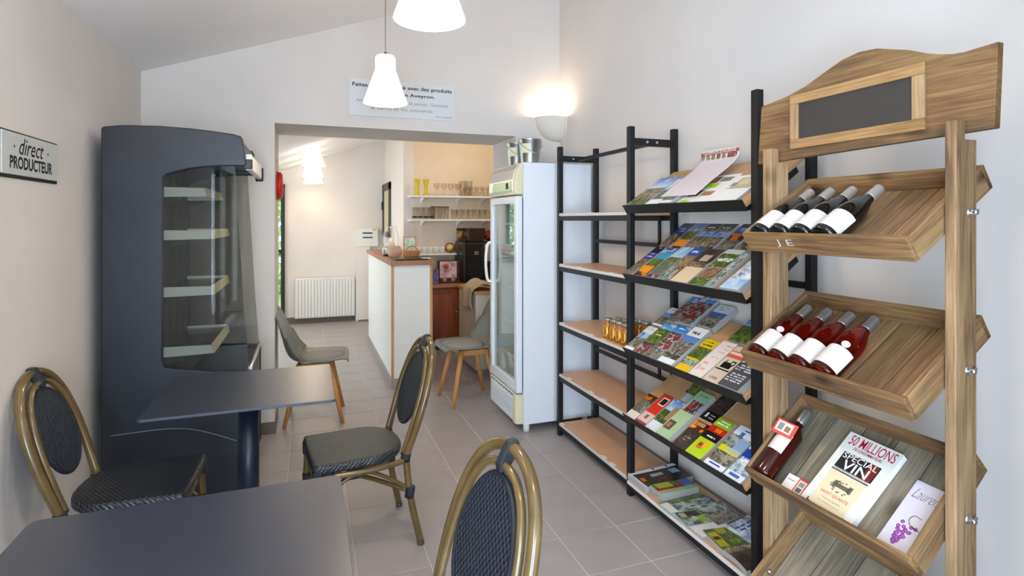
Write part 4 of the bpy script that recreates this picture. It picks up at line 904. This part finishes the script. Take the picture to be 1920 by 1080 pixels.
on_tray(1, 2.085, 1.985, .268, .210, .002, [(0, .22, 'flat', '10243E'), (.22, .45, 'flat', '3A5AA0'), (.45, .7, 'fire', 0), (.7, 1, 'rock', 0)], 'tall navy brochure at the right of the back row, second tray', [(.06, .5, .6, WH), (.27, .2, .8, WH), (.33, .2, .8, WH)], **B1)
on_tray(1, 1.975, 1.875, .270, .150, .002, [(0, .4, 'green', 0), (.4, 1, 'town', 0)], 'green and terracotta brochure beside the wooden tray, back row, second tray', th=.016)
# third tray
SKW = [(0, .28, 'flat', WH), (.28, .5, 'sky', ('4A88D0', '8AB4E0')), (.5, .9, 'rock', 0), (.9, 1, 'flat', WH)]
PPL = [(0, .22, 'sky', ('2A78C8', '5AA8E0')), (.22, .5, 'people', 0), (.5, .8, 'people', 0), (.8, 1, 'rock', 0)]
on_tray(2, 2.520, 2.440, .0, .185, .001, SKW, 'white-topped brochure with blue sky at the left end, front row of third tray', [(.1, .3, .8, 'C07AA8')], th=.02)
on_tray(2, 2.433, 2.335, .0, .235, .001, [(0, .2, 'sky', ('4A98D0', '7AB8E8')), (.2, .65, 'green', 0), (.65, 1, 'people', 0)], 'blue and green brochure left of the red-jackets brochure, third tray', [(.4, .3, .7, 'E8E0A0')], th=.022)
on_tray(2, 2.330, 2.232, .0, .242, .001, PPL, 'blue and red brochure of people in red jackets, front row of third tray', [(.08, .2, .8, WH)], th=.024)
on_tray(2, 2.225, 2.120, .0, .262, .001, [(0, .25, 'flat', 'EDEEEE'), (.25, .42, 'flat', '6A94CC'), (.42, .88, 'rock', 0), (.88, 1, 'flat', WH)], 'brochure with white title band above a brown cliff, front row of third tray', [(.14, .2, .8, '5A5A5E'), (.18, .3, .7, '5A5A5E')], th=.024)
on_tray(2, 2.105, 2.015, .0, .218, .001, [(0, .25, 'flat', 'E4C81E'), (.25, .62, 'green', 0), (.62, .82, 'mosaic', 0), (.82, 1, 'flat', 'E8C61A')], 'yellow brochure with green garden photos on the third tray', [(.08, .15, .85, '3A3410'), (.16, .15, .85, '3A3410')], th=.014, boxes=[(.05, .95, .62, .66, 'D8C81E')])
A_ = [(0, 1, 'flat', 'EAE0DA')]
on_tray(2, 2.012, 1.925, .0, .236, .001, A_, 'pale pink and cream brochure with large script, third tray', [(.10, .5, .95, 'D8A8A0'), (.2, .45, .9, 'DDB0A8'), (.3, .4, .9, 'D8A8A0'), (.45, .3, .8, 'E0B8B0')], th=.012, boxes=[(.2, .5, .6, .66, 'E8B8B0'), (.15, .3, .7, .85, 'E4B4AC'), (.35, .7, .78, .82, 'E8BCB4')])
on_tray(2, 1.918, 1.822, .0, .225, .001, [(0, .12, 'flat', 'E0CDBA'), (.12, .3, 'flat', 'D8705E'), (.3, 1, 'flat', 'DCCDB8')], 'beige leaflet with a black machine emblem on the third tray', [(.85, .2, .7, 'A89A86'), (.9, .2, .7, 'A89A86')], th=.014, boxes=[(0, 1, .18, .22, 'E8DCCB'), (.2, .75, .46, .60, '1A1818'), (.1, .9, .64, .68, '1A1818'), (.25, .35, .38, .46, '1A1818'), (.6, .85, .40, .50, '1A1818'), (.66, .78, .43, .48, 'DCCDB8')])
on_tray(2, 1.812, 1.702, .0, .205, .001, [(0, 1, 'flat', '5C5B5E')], 'dark grey leaflet filled with white text, right end of third tray', [(y, .1, .85, 'D8D8DA') for y in (.12, .18, .24, .30, .40, .46, .52, .64, .70, .76, .82)], th=.028)
on_tray(2, 2.515, 2.435, .20, .150, .002, SKW, 'white-topped brochure with blue band at the left of the back row, third tray', [(.1, .3, .8, 'C07AA8')], th=.02)
on_tray(2, 2.455 - .02, 2.358, .245, .205, .012, PPL, 'red-jackets brochure, left one in the back row of third tray', [(.08, .2, .8, WH)], th=.022)
on_tray(2, 2.350, 2.240, .248, .215, .016, PPL, 'red-jackets brochure, right one in the back row of third tray', [(.08, .2, .8, WH)], th=.026)
on_tray(2, 2.215, 2.110, .268, .165, .004, [(0, .35, 'flat', 'E6EAEC'), (.35, .5, 'flat', '4A80C8'), (.5, 1, 'rock', 0)], 'white and blue brochure over brown rock, back row of third tray', [(.12, .2, .8, '8A96A0'), (.2, .3, .7, '8A96A0')], th=.03)
on_tray(2, 1.995, 1.885, .245, .15, .002, [(0, .28, 'sky', ('3A88D0', 'A8CCE8')), (.28, 1, 'green', 0)], 'brochure of a green valley under blue sky, right of the back row, third tray', th=.014)
# fourth tray
on_tray(3, 2.525, 2.442, .0, .178, .001, [(0, .22, 'fire', 0), (.22, .72, 'rock', 0), (.72, 1, 'flat', 'EADFD0')], 'cream-footed brochure with brown stones at the left end, fourth tray', th=.006)
on_tray(3, 2.436, 2.352, .0, .218, .001, [(0, .62, 'flat', 'D8442E'), (.62, .9, 'flat', 'E8C4BC'), (.9, 1, 'flat', '9A4A4A')], 'red brochure with a small black picture on the fourth tray', th=.006, boxes=[(.35, .9, .1, .35, 'F0E4DA'), (.42, .82, .15, .32, '2A2220'), (.4, .65, .7, .82, '8A6A60')])
on_tray(3, 2.345, 2.245, .0, .218, .001, [(0, .35, 'sky', ('5A98D8', 'B8D4EC')), (.35, .72, 'green', 0), (.72, 1, 'flat', 'E8EAEC')], 'blue-sky castle brochure with white foot on the fourth tray', th=.006, boxes=[(.55, .9, .2, .6, 'B89A7A')])
on_tray(3, 2.238, 2.140, .0, .310, .001, [(0, .2, 'flat', 'A8CCA8'), (.2, .45, 'people', 0), (.45, .72, 'flat', 'B8D0A8'), (.72, 1, 'flat', 'B4CCA0')], 'tall pale green booklet with two group photos on the fourth tray', [(.08, .2, .8, '6A8A6A')], th=.024, boxes=[(.1, .6, .7, .88, '7A5A44'), (0, .2, .2, .45, 'A8CCA8'), (.15, .4, .74, .84, 'A88A70'), (.3, .5, .3, .4, 'C83A2E')], H=44)
on_tray(3, 2.128, 2.035, .0, .170, .001, [(0, .3, 'fire', 0), (.3, 1, 'dark', 0)], 'dark brown cave brochure, front row of fourth tray', [(.6, .3, .7, 'B8A89A'), (.7, .3, .6, 'B8A89A')], th=.006, boxes=[(.2, .8, .05, .18, 'C89A6A')])
on_tray(3, 2.030, 1.932, .0, .232, .001, [(0, .22, 'flat', '9CC02A'), (.22, .38, 'flat', 'C8301E'), (.38, .55, 'flat', '2A2018'), (.55, 1, 'flat', 'C4DA22')], 'lime green and red brochure with a fruit picture on the fourth tray', [(.08, .15, .85, WH), (.13, .15, .85, WH), (.48, .3, .8, WH)], th=.012, boxes=[(.4, .8, .25, .36, 'E8842A'), (.25, .6, .66, .84, 'D8842A'), (.5, .85, .6, .78, 'E8C42A'), (.3, .5, .7, .78, 'B84A1E')])
on_tray(3, 1.910, 1.800, .0, .240, .001, [(0, .22, 'flat', 'E4EEF6'), (.22, .5, 'mosaic', 0), (.5, .62, 'flat', 'DCE22E'), (.62, .88, 'rock', 0), (.88, 1, 'flat', 'F0F2F4')], 'white and blue map leaflet with yellow stripe on the fourth tray', [(.08, .4, .9, '5A88B8')], th=.012, boxes=[(.35, .55, .14, .24, '3A88C8'), (.55, 1, .26, .5, '9AB8D8'), (.2, .8, .92, .96, '3A5AA8'), (.4, 1, .5, .62, 'C8CCC0')])
on_tray(3, 1.792, 1.70, .0, .225, .001, [(0, .3, 'flat', 'DCE8F2'), (.3, .5, 'flat', '2A50B8'), (.5, .85, 'snow', 0), (.85, 1, 'flat', 'F0F2F4')], 'white and royal blue leaflet at the right end, fourth tray', th=.012, boxes=[(.2, .8, .9, .95, '4A78C0')])
on_tray(3, 2.315, 2.232, .225, .065, .002, [(0, 1, 'flat', 'BCCAD8')], 'pale blue leaflet tip behind the castle brochure, fourth tray', th=.004, H=10)
on_tray(3, 2.330, 2.240, .275, .085, .006, [(0, 1, 'green', 0)], 'green woodland leaflet at the back edge, fourth tray', th=.004, H=14)
on_tray(3, 2.130, 2.030, .185, .175, .002, [(0, .7, 'dark', 0), (.7, 1, 'flat', '121214')], 'black cave brochure with white drop emblem, back row of fourth tray', th=.006, boxes=[(.2, .32, .78, .92, WH), (.45, .8, .8, .84, 'B8B8B8'), (.45, .8, .88, .91, 'B8B8B8')])
# bottom shelf
def flat_mag(c, ang, Wd, L, th, z, bands, label, name='magazine', cat='magazine', lines=(), boxes=(), bend=0.0, W=24, H=18, curl=None, group='magazines on the bottom shelf'):
    m = Matrix.Translation((c[0], c[1], z)) @ Matrix.Rotation(R(ang), 4, 'Z') @ Matrix.Translation((-Wd / 2, -L / 2, 0))
    return leaflet(name, m, paint(bands, W, H, int(c[1] * 1000) % 991, lines, boxes), L, Wd, th, label, cat, group, bend, curl)
Z = .091
flat_mag((1.725, 2.455), 0, .285, .165, .030, Z, [(0, .16, 'flat', 'E4E6EC'), (.16, .3, 'flat', '26262C'), (.3, 1, 'dark', 0)], 'white-bordered magazine with dark waterfall cover, left end of the bottom shelf', boxes=[(.1, .2, .45, .7, 'E07A2A'), (.75, .95, .3, .6, '9AB8D0'), (.35, .6, .35, .5, 'B8B4B0'), (.02, .07, 0, 1, 'E4E6EC'), (.5, .55, .03, .12, '3A3A3A'), (.8, .85, .03, .12, '3A3A3A')], curl=lambda u, v: .012 * u * u)
for k in range(8):
    flat_mag((1.71 + random.uniform(-.002, .002), 2.312 + random.uniform(-.002, .002)), random.uniform(-1, 1), .215, .098, .0052, Z + k * .0054,
             [(0, .35, 'green', 0), (.35, .7, 'people' if k == 7 else 'green', 0), (.7, 1, 'flat', 'A8C090')], ORDN[k] + ' green booklet from the bottom of the pile, bottom shelf' if k < 7 else 'topmost green booklet with blue corner, on the pile on the bottom shelf', name='booklet', cat='booklet',
             boxes=[(.7, 1, 0, .6, '4A78C8'), (.1, .5, .05, .5, 'A8B84A'), (.7, .8, .2, .4, 'C8403A')] if k == 7 else (), group='pile of green booklets on the bottom shelf', W=20, H=10)
flat_mag((1.705, 2.195), 0, .26, .105, .010, Z, [(0, .3, 'green', 0), (.3, 1, 'mosaic', 0)], 'green and white magazine behind the booklet pile on the bottom shelf', boxes=[(.02, .2, .1, .9, 'E4E4DC')], curl=lambda u, v: .008 * u)
flat_mag((1.655, 2.085), -6, .15, .11, .012, Z, [(0, .4, 'dark', 0), (.4, 1, 'mosaic', 0)], 'teal-edged leaflet with dark photos on the bottom shelf', name='brochure', cat='brochure', boxes=[(0, .08, 0, 1, '3AA8B0'), (.55, .95, .45, .85, '9AC03A'), (.1, .3, .1, .4, 'B8B09A')])
flat_mag((1.775, 2.07), 4, .15, .14, .014, Z, [(0, .5, 'mosaic', 0), (.5, 1, 'rock', 0)], 'grey-green magazine at the back of the bottom shelf', curl=lambda u, v: .012 * u)
flat_mag((1.665, 1.985), -3, .17, .085, .010, Z, [(0, 1, 'flat', 'E6E4E6')], 'plain white sheets between the magazines on the bottom shelf', name='paper_sheets', cat='paper')
flat_mag((1.665, 1.895), -8, .14, .145, .020, Z, [(0, 1, 'green', 0)], 'olive and yellow foliage magazine on the bottom shelf', boxes=[(.05, .35, .2, .9, 'B8B02A'), (.1, .3, .4, .6, '5A3A1A'), (.4, .7, .05, .3, 'A8A83A')])
flat_mag((1.795, 1.88), 6, .15, .19, .022, Z, [(0, .5, 'snow', 0), (.5, 1, 'sky', ('8AB4E0', 'E0E8F0'))], 'blue and white wavy magazine at the back right of the bottom shelf', lines=[(.2, .2, .9, '3A68B8'), (.3, .2, .9, '3A68B8')], curl=lambda u, v: .016 * u * u)
flat_mag((1.655, 1.752), -4, .155, .15, .022, Z, [(0, .3, 'town', 0), (.3, 1, 'dark', 0)], 'dark town magazine at the right end of the bottom shelf', curl=lambda u, v: .01 * sin(3 * v))

# ------------------------------------------------------------ honey jars
jar0 = None
jp = [(1.646, 2.851), (1.651, 2.786), (1.650, 2.722), (1.646, 2.658), (1.712, 2.835), (1.716, 2.770), (1.716, 2.704), (1.785, 2.80), (1.785, 2.735), (1.785, 2.668)]
jl = ['leftmost honey jar in the front row on the middle shelf', 'second honey jar from the left in the front row', 'third honey jar in the front row, with a pale yellow label', 'honey jar in the front row closest to the rack post']
for k, (x, y) in enumerate(jp):
    lb = jl[k] if k < 4 else ('honey jar in the middle row, %s from the left' % ORDN[k - 4] if k < 7 else 'honey jar in the back row by the wall, %s from the left' % ORDN[k - 7])
    if jar0 is None:
        t = thing('honey_jar', lb, 'jar', (x, y, .765), 0, 'honey jars on the middle shelf'); jar0 = t
        obj('body', lathe(nb(), [(.001, .001), (.026, .001), (.029, .006), (.029, .085), (.026, .095), (.023, .1)], 20), M['honey'], t, local=True)
        obj('lid', lathe(nb(), [(.0265, .098), (.0265, .115), (.024, .118)], 20), M['lid'], t, local=True)
        bm = nb()
        for yy in (0,):
            a0, a1 = R(170), R(240); n = 14
            vs = [bm.verts.new((.0294 * cos((a0 + a1) / 2 + (a1 - a0) / 2 * cos(q)), .0294 * sin((a0 + a1) / 2 + (a1 - a0) / 2 * cos(q)), .047 + .031 * sin(q))) for q in [2 * pi * i / 18 for i in range(18)]]
            bm.faces.new(vs)
        obj('label', bm, M['yellow_lab'], t, local=True)
        kids(t)
    else: dup(jar0, Matrix.Translation((x, y, .765)), lb)

# ------------------------------------------------------------ wooden wine stand
WX = 1.45
ws = thing('wooden_wine_stand', 'weathered wooden display stand with a small blackboard and tilted trays', 'display stand', (1.48, 1.16, 0))
YN, YFf = .879, 1.442          # near faces of the two uprights
for y0, y1 in ((YN, YN + .026), (YFf, YFf + .037)):
    pm = Matrix.Translation((WX, y0, 0))
    p = obj('upright', prism(nb(), [(0, 0), (.076, 0), (.076, 1.645), (.034, 1.645), (.034, 1.69), (0, 1.69)], XZ, 0, y1 - y0), M['wz'], ws, mw=pm, bev=.003)
    obj('foot', box(nb(), 1.25, 1.78, y0 - .02, y1 + .02, 0, .05), M['wx'], p, bev=.003)
# headboard: slotted behind the tongues; outline in (Y, Z)
bx = 1.486; kf = bx / 1.44
hb = [(1.474, 1.833), (1.363, 1.847), (1.30, 1.862), (1.251, 1.881), (1.174, 1.910), (1.12, 1.918), (1.07, 1.913), (.989, 1.886), (.94, 1.863), (.911, 1.853), (.88, 1.845), (.855, 1.843), (.788, 1.847), (.795, 1.656), (1.49, 1.640)]
hb = [(y * kf, CAM_H + (z - CAM_H) * kf) for y, z in hb]
h_ = obj('headboard', prism(nb(), hb, YZ, 0, .022), M['wy'], ws, mw=Matrix.Translation((bx, 0, 0)), bev=.002)
obj('blackboard', box(nb(), bx - .004, bx, .972 * kf, 1.318 * kf, 1.450 + .251 * kf, 1.450 + .366 * kf), M['slate'], h_)
fy0, fy1, fz0, fz1 = .940 * kf, 1.348 * kf, 1.45 + .224 * kf, 1.45 + .392 * kf; fw = .030
for (a, b, c_, d_, mm) in ((fy0, fy1, fz0, fz0 + fw, 'frame_ew'), (fy0, fy1, fz1 - fw, fz1, 'frame_ew'), (fy0, fy0 + fw + .002, fz0 + fw, fz1 - fw, 'wz'), (fy1 - fw, fy1, fz0 + fw, fz1 - fw, 'wz')):
    obj('blackboard_frame', box(nb(), -.010, 0, a, b, c_, d_), M[mm], h_, mw=Matrix.Translation((bx, 0, 0)), bev=.002)
trays = [((1.322, 1.407), 33, .338), ((1.315, 1.027), 33, .338), ((1.331, .645), 42, .330), ((1.322, .262), 40, .335)]
TF = []
for k, ((fx, fz), an, Ln) in enumerate(trays):
    a = R(an); m = basis((fx, YN + .030, fz), (cos(a), 0, sin(a)), (0, 1, 0)); TF.append(m); TWd = YFf - .004 - (YN + .030)
    bm = nb(); tk = .014; hh = .068
    box(bm, tk, Ln - tk, tk, TWd - tk, -hh, -hh + .001)
    tr = obj('tray', bm, M['darkwood'], ws, mw=m, bev=.0015)
    for ya in (0, TWd - tk): obj('side_board', box(nb(), tk, Ln - tk, ya, ya + tk, -hh, 0), M['wx'], tr, mw=m, bev=.0015)
    obj('front_board', box(nb(), 0, tk, 0, TWd, -hh, 0), M['wy'], tr, mw=m, bev=.002)
    obj('back_board', box(nb(), Ln - tk, Ln, 0, TWd, -hh, 0), M['wy'], tr, mw=m, bev=.002)
    n = 5; pw_ = (TWd - 2 * tk) / n
    for i in range(n):
        obj('plank', box(nb(), tk, Ln - tk, tk + i * pw_ + .0018, tk + (i + 1) * pw_ - .0018, -hh + .001, -hh + .012 + random.uniform(-.0008, .0008)), M['wg' if k < 2 else 'wgg'], tr, mw=m, bev=.0012)
    bz = CAM_H + 0; 
    bpos = m @ Vector((Ln * .54, 0, -.045))
    for yb in (YN, YFf + .037):
        sgn = -1 if yb == YN else 1
        b = obj('bolt', lathe(nb(), [(.012, 0), (.012, .002), (.006, .003), (.006, .016), (.004, .018)], 12, Matrix.Translation((bpos.x, yb, bpos.z)) @ Matrix.Rotation(R(90) * -sgn, 4, 'X')), M['zinc'], ws)
    bmw = tube(nb(), [(bpos.x - .014, YN - .010, bpos.z + .006), (bpos.x, YN - .012, bpos.z - .001), (bpos.x + .014, YN - .010, bpos.z + .006)], .0035, 8, smooth=3)
    obj('wing_nut', bmw, M['zinc'], ws)
    bi = m @ Vector((Ln * .30, TWd - tk, -.035))
    if k == 3: obj('bolt', lathe(nb(), [(.008, 0), (.008, .006), (.003, .01)], 10, Matrix.Translation(bi) @ Matrix.Rotation(R(90), 4, 'X')), M['zinc'], tr)
# chalk letters on the top tray's front board
fm = TF[0] @ basis((-.0004, 1.31 - YN - .03, -.045), (0, -1, 0), (0, 0, 1))
text('chalk_lettering', 'J E', mat('chalk', 'D8D4CC', .9), ws, fm, width=.062, height=.028, bold=-.01)

# ------------------------------------------------------------ bottles
def bottle(label, group, kind):
    t = thing('wine_bottle', label, 'bottle', (0, 0, 0), 0, group)     # axis along local x, label up (+z)
    TX = Matrix.Rotation(R(90), 4, 'Y')
    if kind == 'dark': bp_, bm_, cm_ = [(.001, .006), (.030, .0), (.0365, .004), (.037, .012), (.037, .135), (.035, .155), (.029, .185), (.020, .215), (.0155, .235), (.0145, .255), (.0145, .30)], 'darkbottle', 'capsule'
    elif kind == 'rose': bp_, bm_, cm_ = [(.001, .006), (.030, .0), (.0365, .004), (.037, .012), (.037, .15), (.0355, .17), (.029, .195), (.019, .222), (.0148, .238), (.0142, .255), (.0142, .298)], 'rose', 'capsule2'
    else: bp_, bm_, cm_ = [(.001, .006), (.028, .0), (.0335, .004), (.034, .012), (.034, .175), (.032, .19), (.022, .205), (.0150, .215), (.0142, .23), (.0142, .285)], 'rose2', 'capsule2'
    kl = .865 if kind != 'amber' else .93; bp_ = [(a, b * kl) for a, b in bp_]
    obj('glass_body', lathe(nb(), bp_, 28, TX), M[bm_], t, local=True)
    L_ = bp_[-1][1]
    obj('capsule', lathe(nb(), [(.0155, L_ - .052), (.016, L_ - .05), (.016, L_ - .004), (.0155, L_), (.001, L_ + .0008)], 24, TX), M[cm_], t, local=True)
    r_ = bp_[3][0] + .0004; z0, z1 = .018, .094
    if kind == 'amber': z0, z1 = .085, .155
    w0 = 82 if kind != 'amber' else 50
    # label arc around the side that faces up
    bm = nb(); n = 18; V = []
    for i in range(n + 1):
        q = R(-w0 + 2 * w0 * i / n); V.append([bm.verts.new((z0, r_ * sin(q), r_ * cos(q))), bm.verts.new((z1, r_ * sin(q), r_ * cos(q)))])
    for i in range(n): bm.faces.new([V[i][0], V[i][1], V[i + 1][1], V[i + 1][0]]).smooth = True
    lb = obj('label', bm, M['label'], t, local=True)
    for q, x in ((.3, .75), (.26, .6), (.34, .45)):
        bm = nb(); xx = z0 + (z1 - z0) * x; ww = R(22 if x != .75 else 14)
        vs = [(r_ + .0003) for _ in range(2)]
        P_ = [R(-12) - ww / 1 + 2 * ww * i / 8 for i in range(9)]
        A1 = [bm.verts.new((xx, (r_ + .0003) * sin(p), (r_ + .0003) * cos(p))) for p in P_]; A2 = [bm.verts.new((xx + .0035, (r_ + .0003) * sin(p), (r_ + .0003) * cos(p))) for p in P_]
        for i in range(8): bm.faces.new([A1[i], A2[i], A2[i + 1], A1[i + 1]])
        obj('label_print', bm, mat('faint_print', 'CBC3C0', .5), lb, local=True)
    return t
def bpose(k, y, r=.0372, roll=0, x0=.0155, yaw=0):
    return TF[k] @ Matrix.Translation((x0, y - (YN + .030), -.068 + .0132 + r)) @ Matrix.Rotation(R(yaw), 4, 'Z') @ Matrix.Rotation(R(roll), 4, 'X')
ordn = ['farthest left', 'second from the left', 'third from the left', 'rightmost']
ys = (1.385, 1.309, 1.233, 1.156)
b0 = bottle('dark wine bottle with white label, %s in the top tray' % ordn[0], 'dark bottles in the top wooden tray', 'dark'); kids(b0)
for i in range(1, 4): dup(b0, bpose(0, ys[i], roll=12, yaw=0 if i < 3 else -1.5), 'dark wine bottle with white label, %s in the top tray' % ordn[i])
b0.matrix_local = bpose(0, ys[0], roll=12); WM[b0.as_pointer()] = bpose(0, ys[0], roll=12)
b1 = bottle('rose wine bottle with white label, %s in the middle tray' % ordn[0], 'rose bottles in the middle wooden tray', 'rose'); kids(b1)
for i in range(1, 4):
    d = dup(b1, bpose(1, ys[i], roll=12), 'rose wine bottle with white label, %s in the middle tray' % ordn[i])
    if i == 3:
        obj('medal', lathe(nb(), [(.011, 0), (.011, .0006)], 20, Matrix.Translation((.106, -.014, .0352)) @ Matrix.Rotation(R(20), 4, 'X')), M['white_ink'], d, local=True)
b1.matrix_local = bpose(1, ys[0], roll=12); WM[b1.as_pointer()] = bpose(1, ys[0], roll=12)
obj('medal', lathe(nb(), [(.011, 0), (.011, .0006)], 20, Matrix.Translation((.106, -.014, .0352)) @ Matrix.Rotation(R(20), 4, 'X')), mat('pink_medal', 'E4B8B4', .4), b1, local=True)
b2 = bottle('dark amber bottle with a red paper collar, leaning in the lower tray', 'single bottle in the lower tray', 'amber')
b2.matrix_local = bpose(2, 1.388, .034, 6); WM[b2.as_pointer()] = b2.matrix_local.copy()
# folded collar tag
cmx = paint([(0, 1, 'flat', 'E2453A')], 12, 10, 3, boxes=[(.15, .85, .15, .85, 'EDE0D8'), (.2, .45, .25, .75, '8A8A86'), (.55, .8, .3, .7, '9A6A5A')])
cg = obj('collar_tag', pages(cmx, .05, .075, .0006), M['printed'], b2, local=True); cg.matrix_local = Matrix.Translation((.135, .036, .040)) @ basis((0, 0, 0), (0, -1, 0), (1, 0, .12))

# ------------------------------------------------------------ papers in the lower wooden tray
def tpose(k, y, x, h, ang): return TF[k] @ Matrix.Translation((x, y - (YN + .030), -.068 + .0135 + h)) @ Matrix.Rotation(R(ang), 4, 'Z') @ basis((0, 0, 0), (0, -1, 0), (1, 0, 0))
m = tpose(2, 1.336, .0165, .004, 0)
leaflet('price_card', m, paint([(0, 1, 'flat', 'EDEBEA')], 18, 12, 9, boxes=[(.5, 1, 0, 1, 'E24A3C'), (.6, .92, .12, .88, 'D8D4CE'), (.66, .86, .2, .45, '8A9A8E'), (.64, .84, .55, .8, '6E6A66'), (.1, .4, .3, .34, 'B8B4B0')]), .058, .078, .003, 'small white and red folded card beside the amber bottle', 'card', 'cards in the lower wooden tray')
# wine guide magazine
m = tpose(2, 1.252, .0165, .0, -3); MW, ML = .165, .262
mg = thing('wine_guide_book', 'thick white wine guide with crimson and black title in the lower tray', 'book', mw=m)
obj('pages', box(nb(), .001, MW - .001, .001, ML - .001, .0, .0185), M['paper'], mg, local=True)
obj('cover', box(nb(), 0, MW, 0, ML, .0185, .0195), mat('cover_white', 'D8D9D0', .3), mg, local=True, bev=.0005)
obj('spine', box(nb(), -.0015, 0, 0, ML, 0, .0195), mat('spine_white', 'E4E2DA', .4), mg, local=True)
zc = .0197
obj('title_block', box(nb(), .022, MW - .026, .140, .196, .0195, .0198), M['black_print'], mg, local=True)
obj('title_block_red', box(nb(), MW - .058, MW - .030, .141, .195, .0197, .01985), mat('dark_red_print', '6E1418', .4), mg, local=True)
obj('wine_label_print', prism(nb(), [(.022, .012), (.05, .006), (.08, .004), (.11, .006), (MW - .030, .012), (MW - .030, .128), (.022, .128)], XY, .0195, .0198), M['cream_ink'], mg, local=True)
obj('black_stripe', box(nb(), .020, MW - .028, .130, .1335, .0195, .0199), M['black_print'], mg, local=True)
obj('bottle_edge_print', prism(nb(), [(.018, .0), (.018, .020), (.05, .006), (.08, .004), (.11, .006), (MW - .028, .018), (MW - .028, 0)], XY, .0195, .0197), M['black_print'], mg, local=True)
def mt(s, x, y, wd, h, mm, **k): text('lettering', s, M[mm], mg, WM[mg.as_pointer()] @ Matrix.Translation((x, y, .0198)), width=wd, height=h, **k)
mt('50 MILLIONS', .014, .222, .142, .033, 'red_ink', bold=.002)
mt('DE CONSOMMATEURS', .040, .209, .088, .010, 'red_ink', bold=.01)
mt('SPECIAL', .026, .176, .108, .019, 'white_ink', bold=.0)
mt('VIN', .040, .142, .080, .031, 'white_ink', bold=.01)
mt('LA SELECTION DES VINS A PETITS PRIX', .022, .1345, .112, .0045, 'ink')
mt('SAINT-QUANTE', .036, .050, .088, .012, 'orange_ink', bold=.0)
mt('Cotes du vignoble', .05, .037, .06, .006, 'orange_ink'); mt('Mis en bouteille a la propriete', .045, .025, .07, .005, 'grey_ink')
bm = nb(); box(bm, .062, .105, .085, .098, .0199, .0202); box(bm, .054, .066, .083, .104, .0199, .0202); box(bm, .100, .112, .083, .104, .0199, .0202)
for k in range(26): a = 2 * pi * random.random(); r = .7 + .3 * random.random(); bx_, by_ = .083 + .034 * r * cos(a), .088 + .019 * r * sin(a); box(bm, bx_ - .003, bx_ + .003, by_ - .0016, by_ + .0016, .0199, .02015)
obj('castle_print', bm, mat('engraving_print', '5A5648', .5), mg, local=True)
# white card with purple grapes
m = tpose(2, 1.030, .0165, .0, -2); cdk = thing('tasting_card', 'white card with a purple bunch of grapes at the right of the lower tray', 'card', mw=m)
CW, CL = .090, .208
obj('card', box(nb(), 0, CW, 0, CL, 0, .0035), mat('card_lilac_white', 'CFCBD8', .4), cdk, local=True, bev=.0005)
text('lettering', 'Laurens', mat('pencil_ink', '6E6A78', .5), cdk, m @ Matrix.Translation((.010, .158, .0037)), width=.074, height=.030, shear=.5, bold=-.012)
for k in range(24):
    f = k / 23; rr = .018 * (1 - f) + .004; a = k * 2.4
    obj('grape_print', lathe(nb(), [(.0052, 0), (.001, .0006)], 12, Matrix.Translation((.043 + rr * cos(a) * .9 - f * .008, .082 - f * .055 + rr * sin(a) * .4, .0036))), M['purple'], cdk, local=True)
obj('stalk_print', tube(nb(), [(.062, .112, .0038), (.045, .114, .0038), (.038, .098, .0038), (.050, .084, .0038), (.075, .080, .0038)], .0008, 5, smooth=4), M['ink'], cdk, local=True)
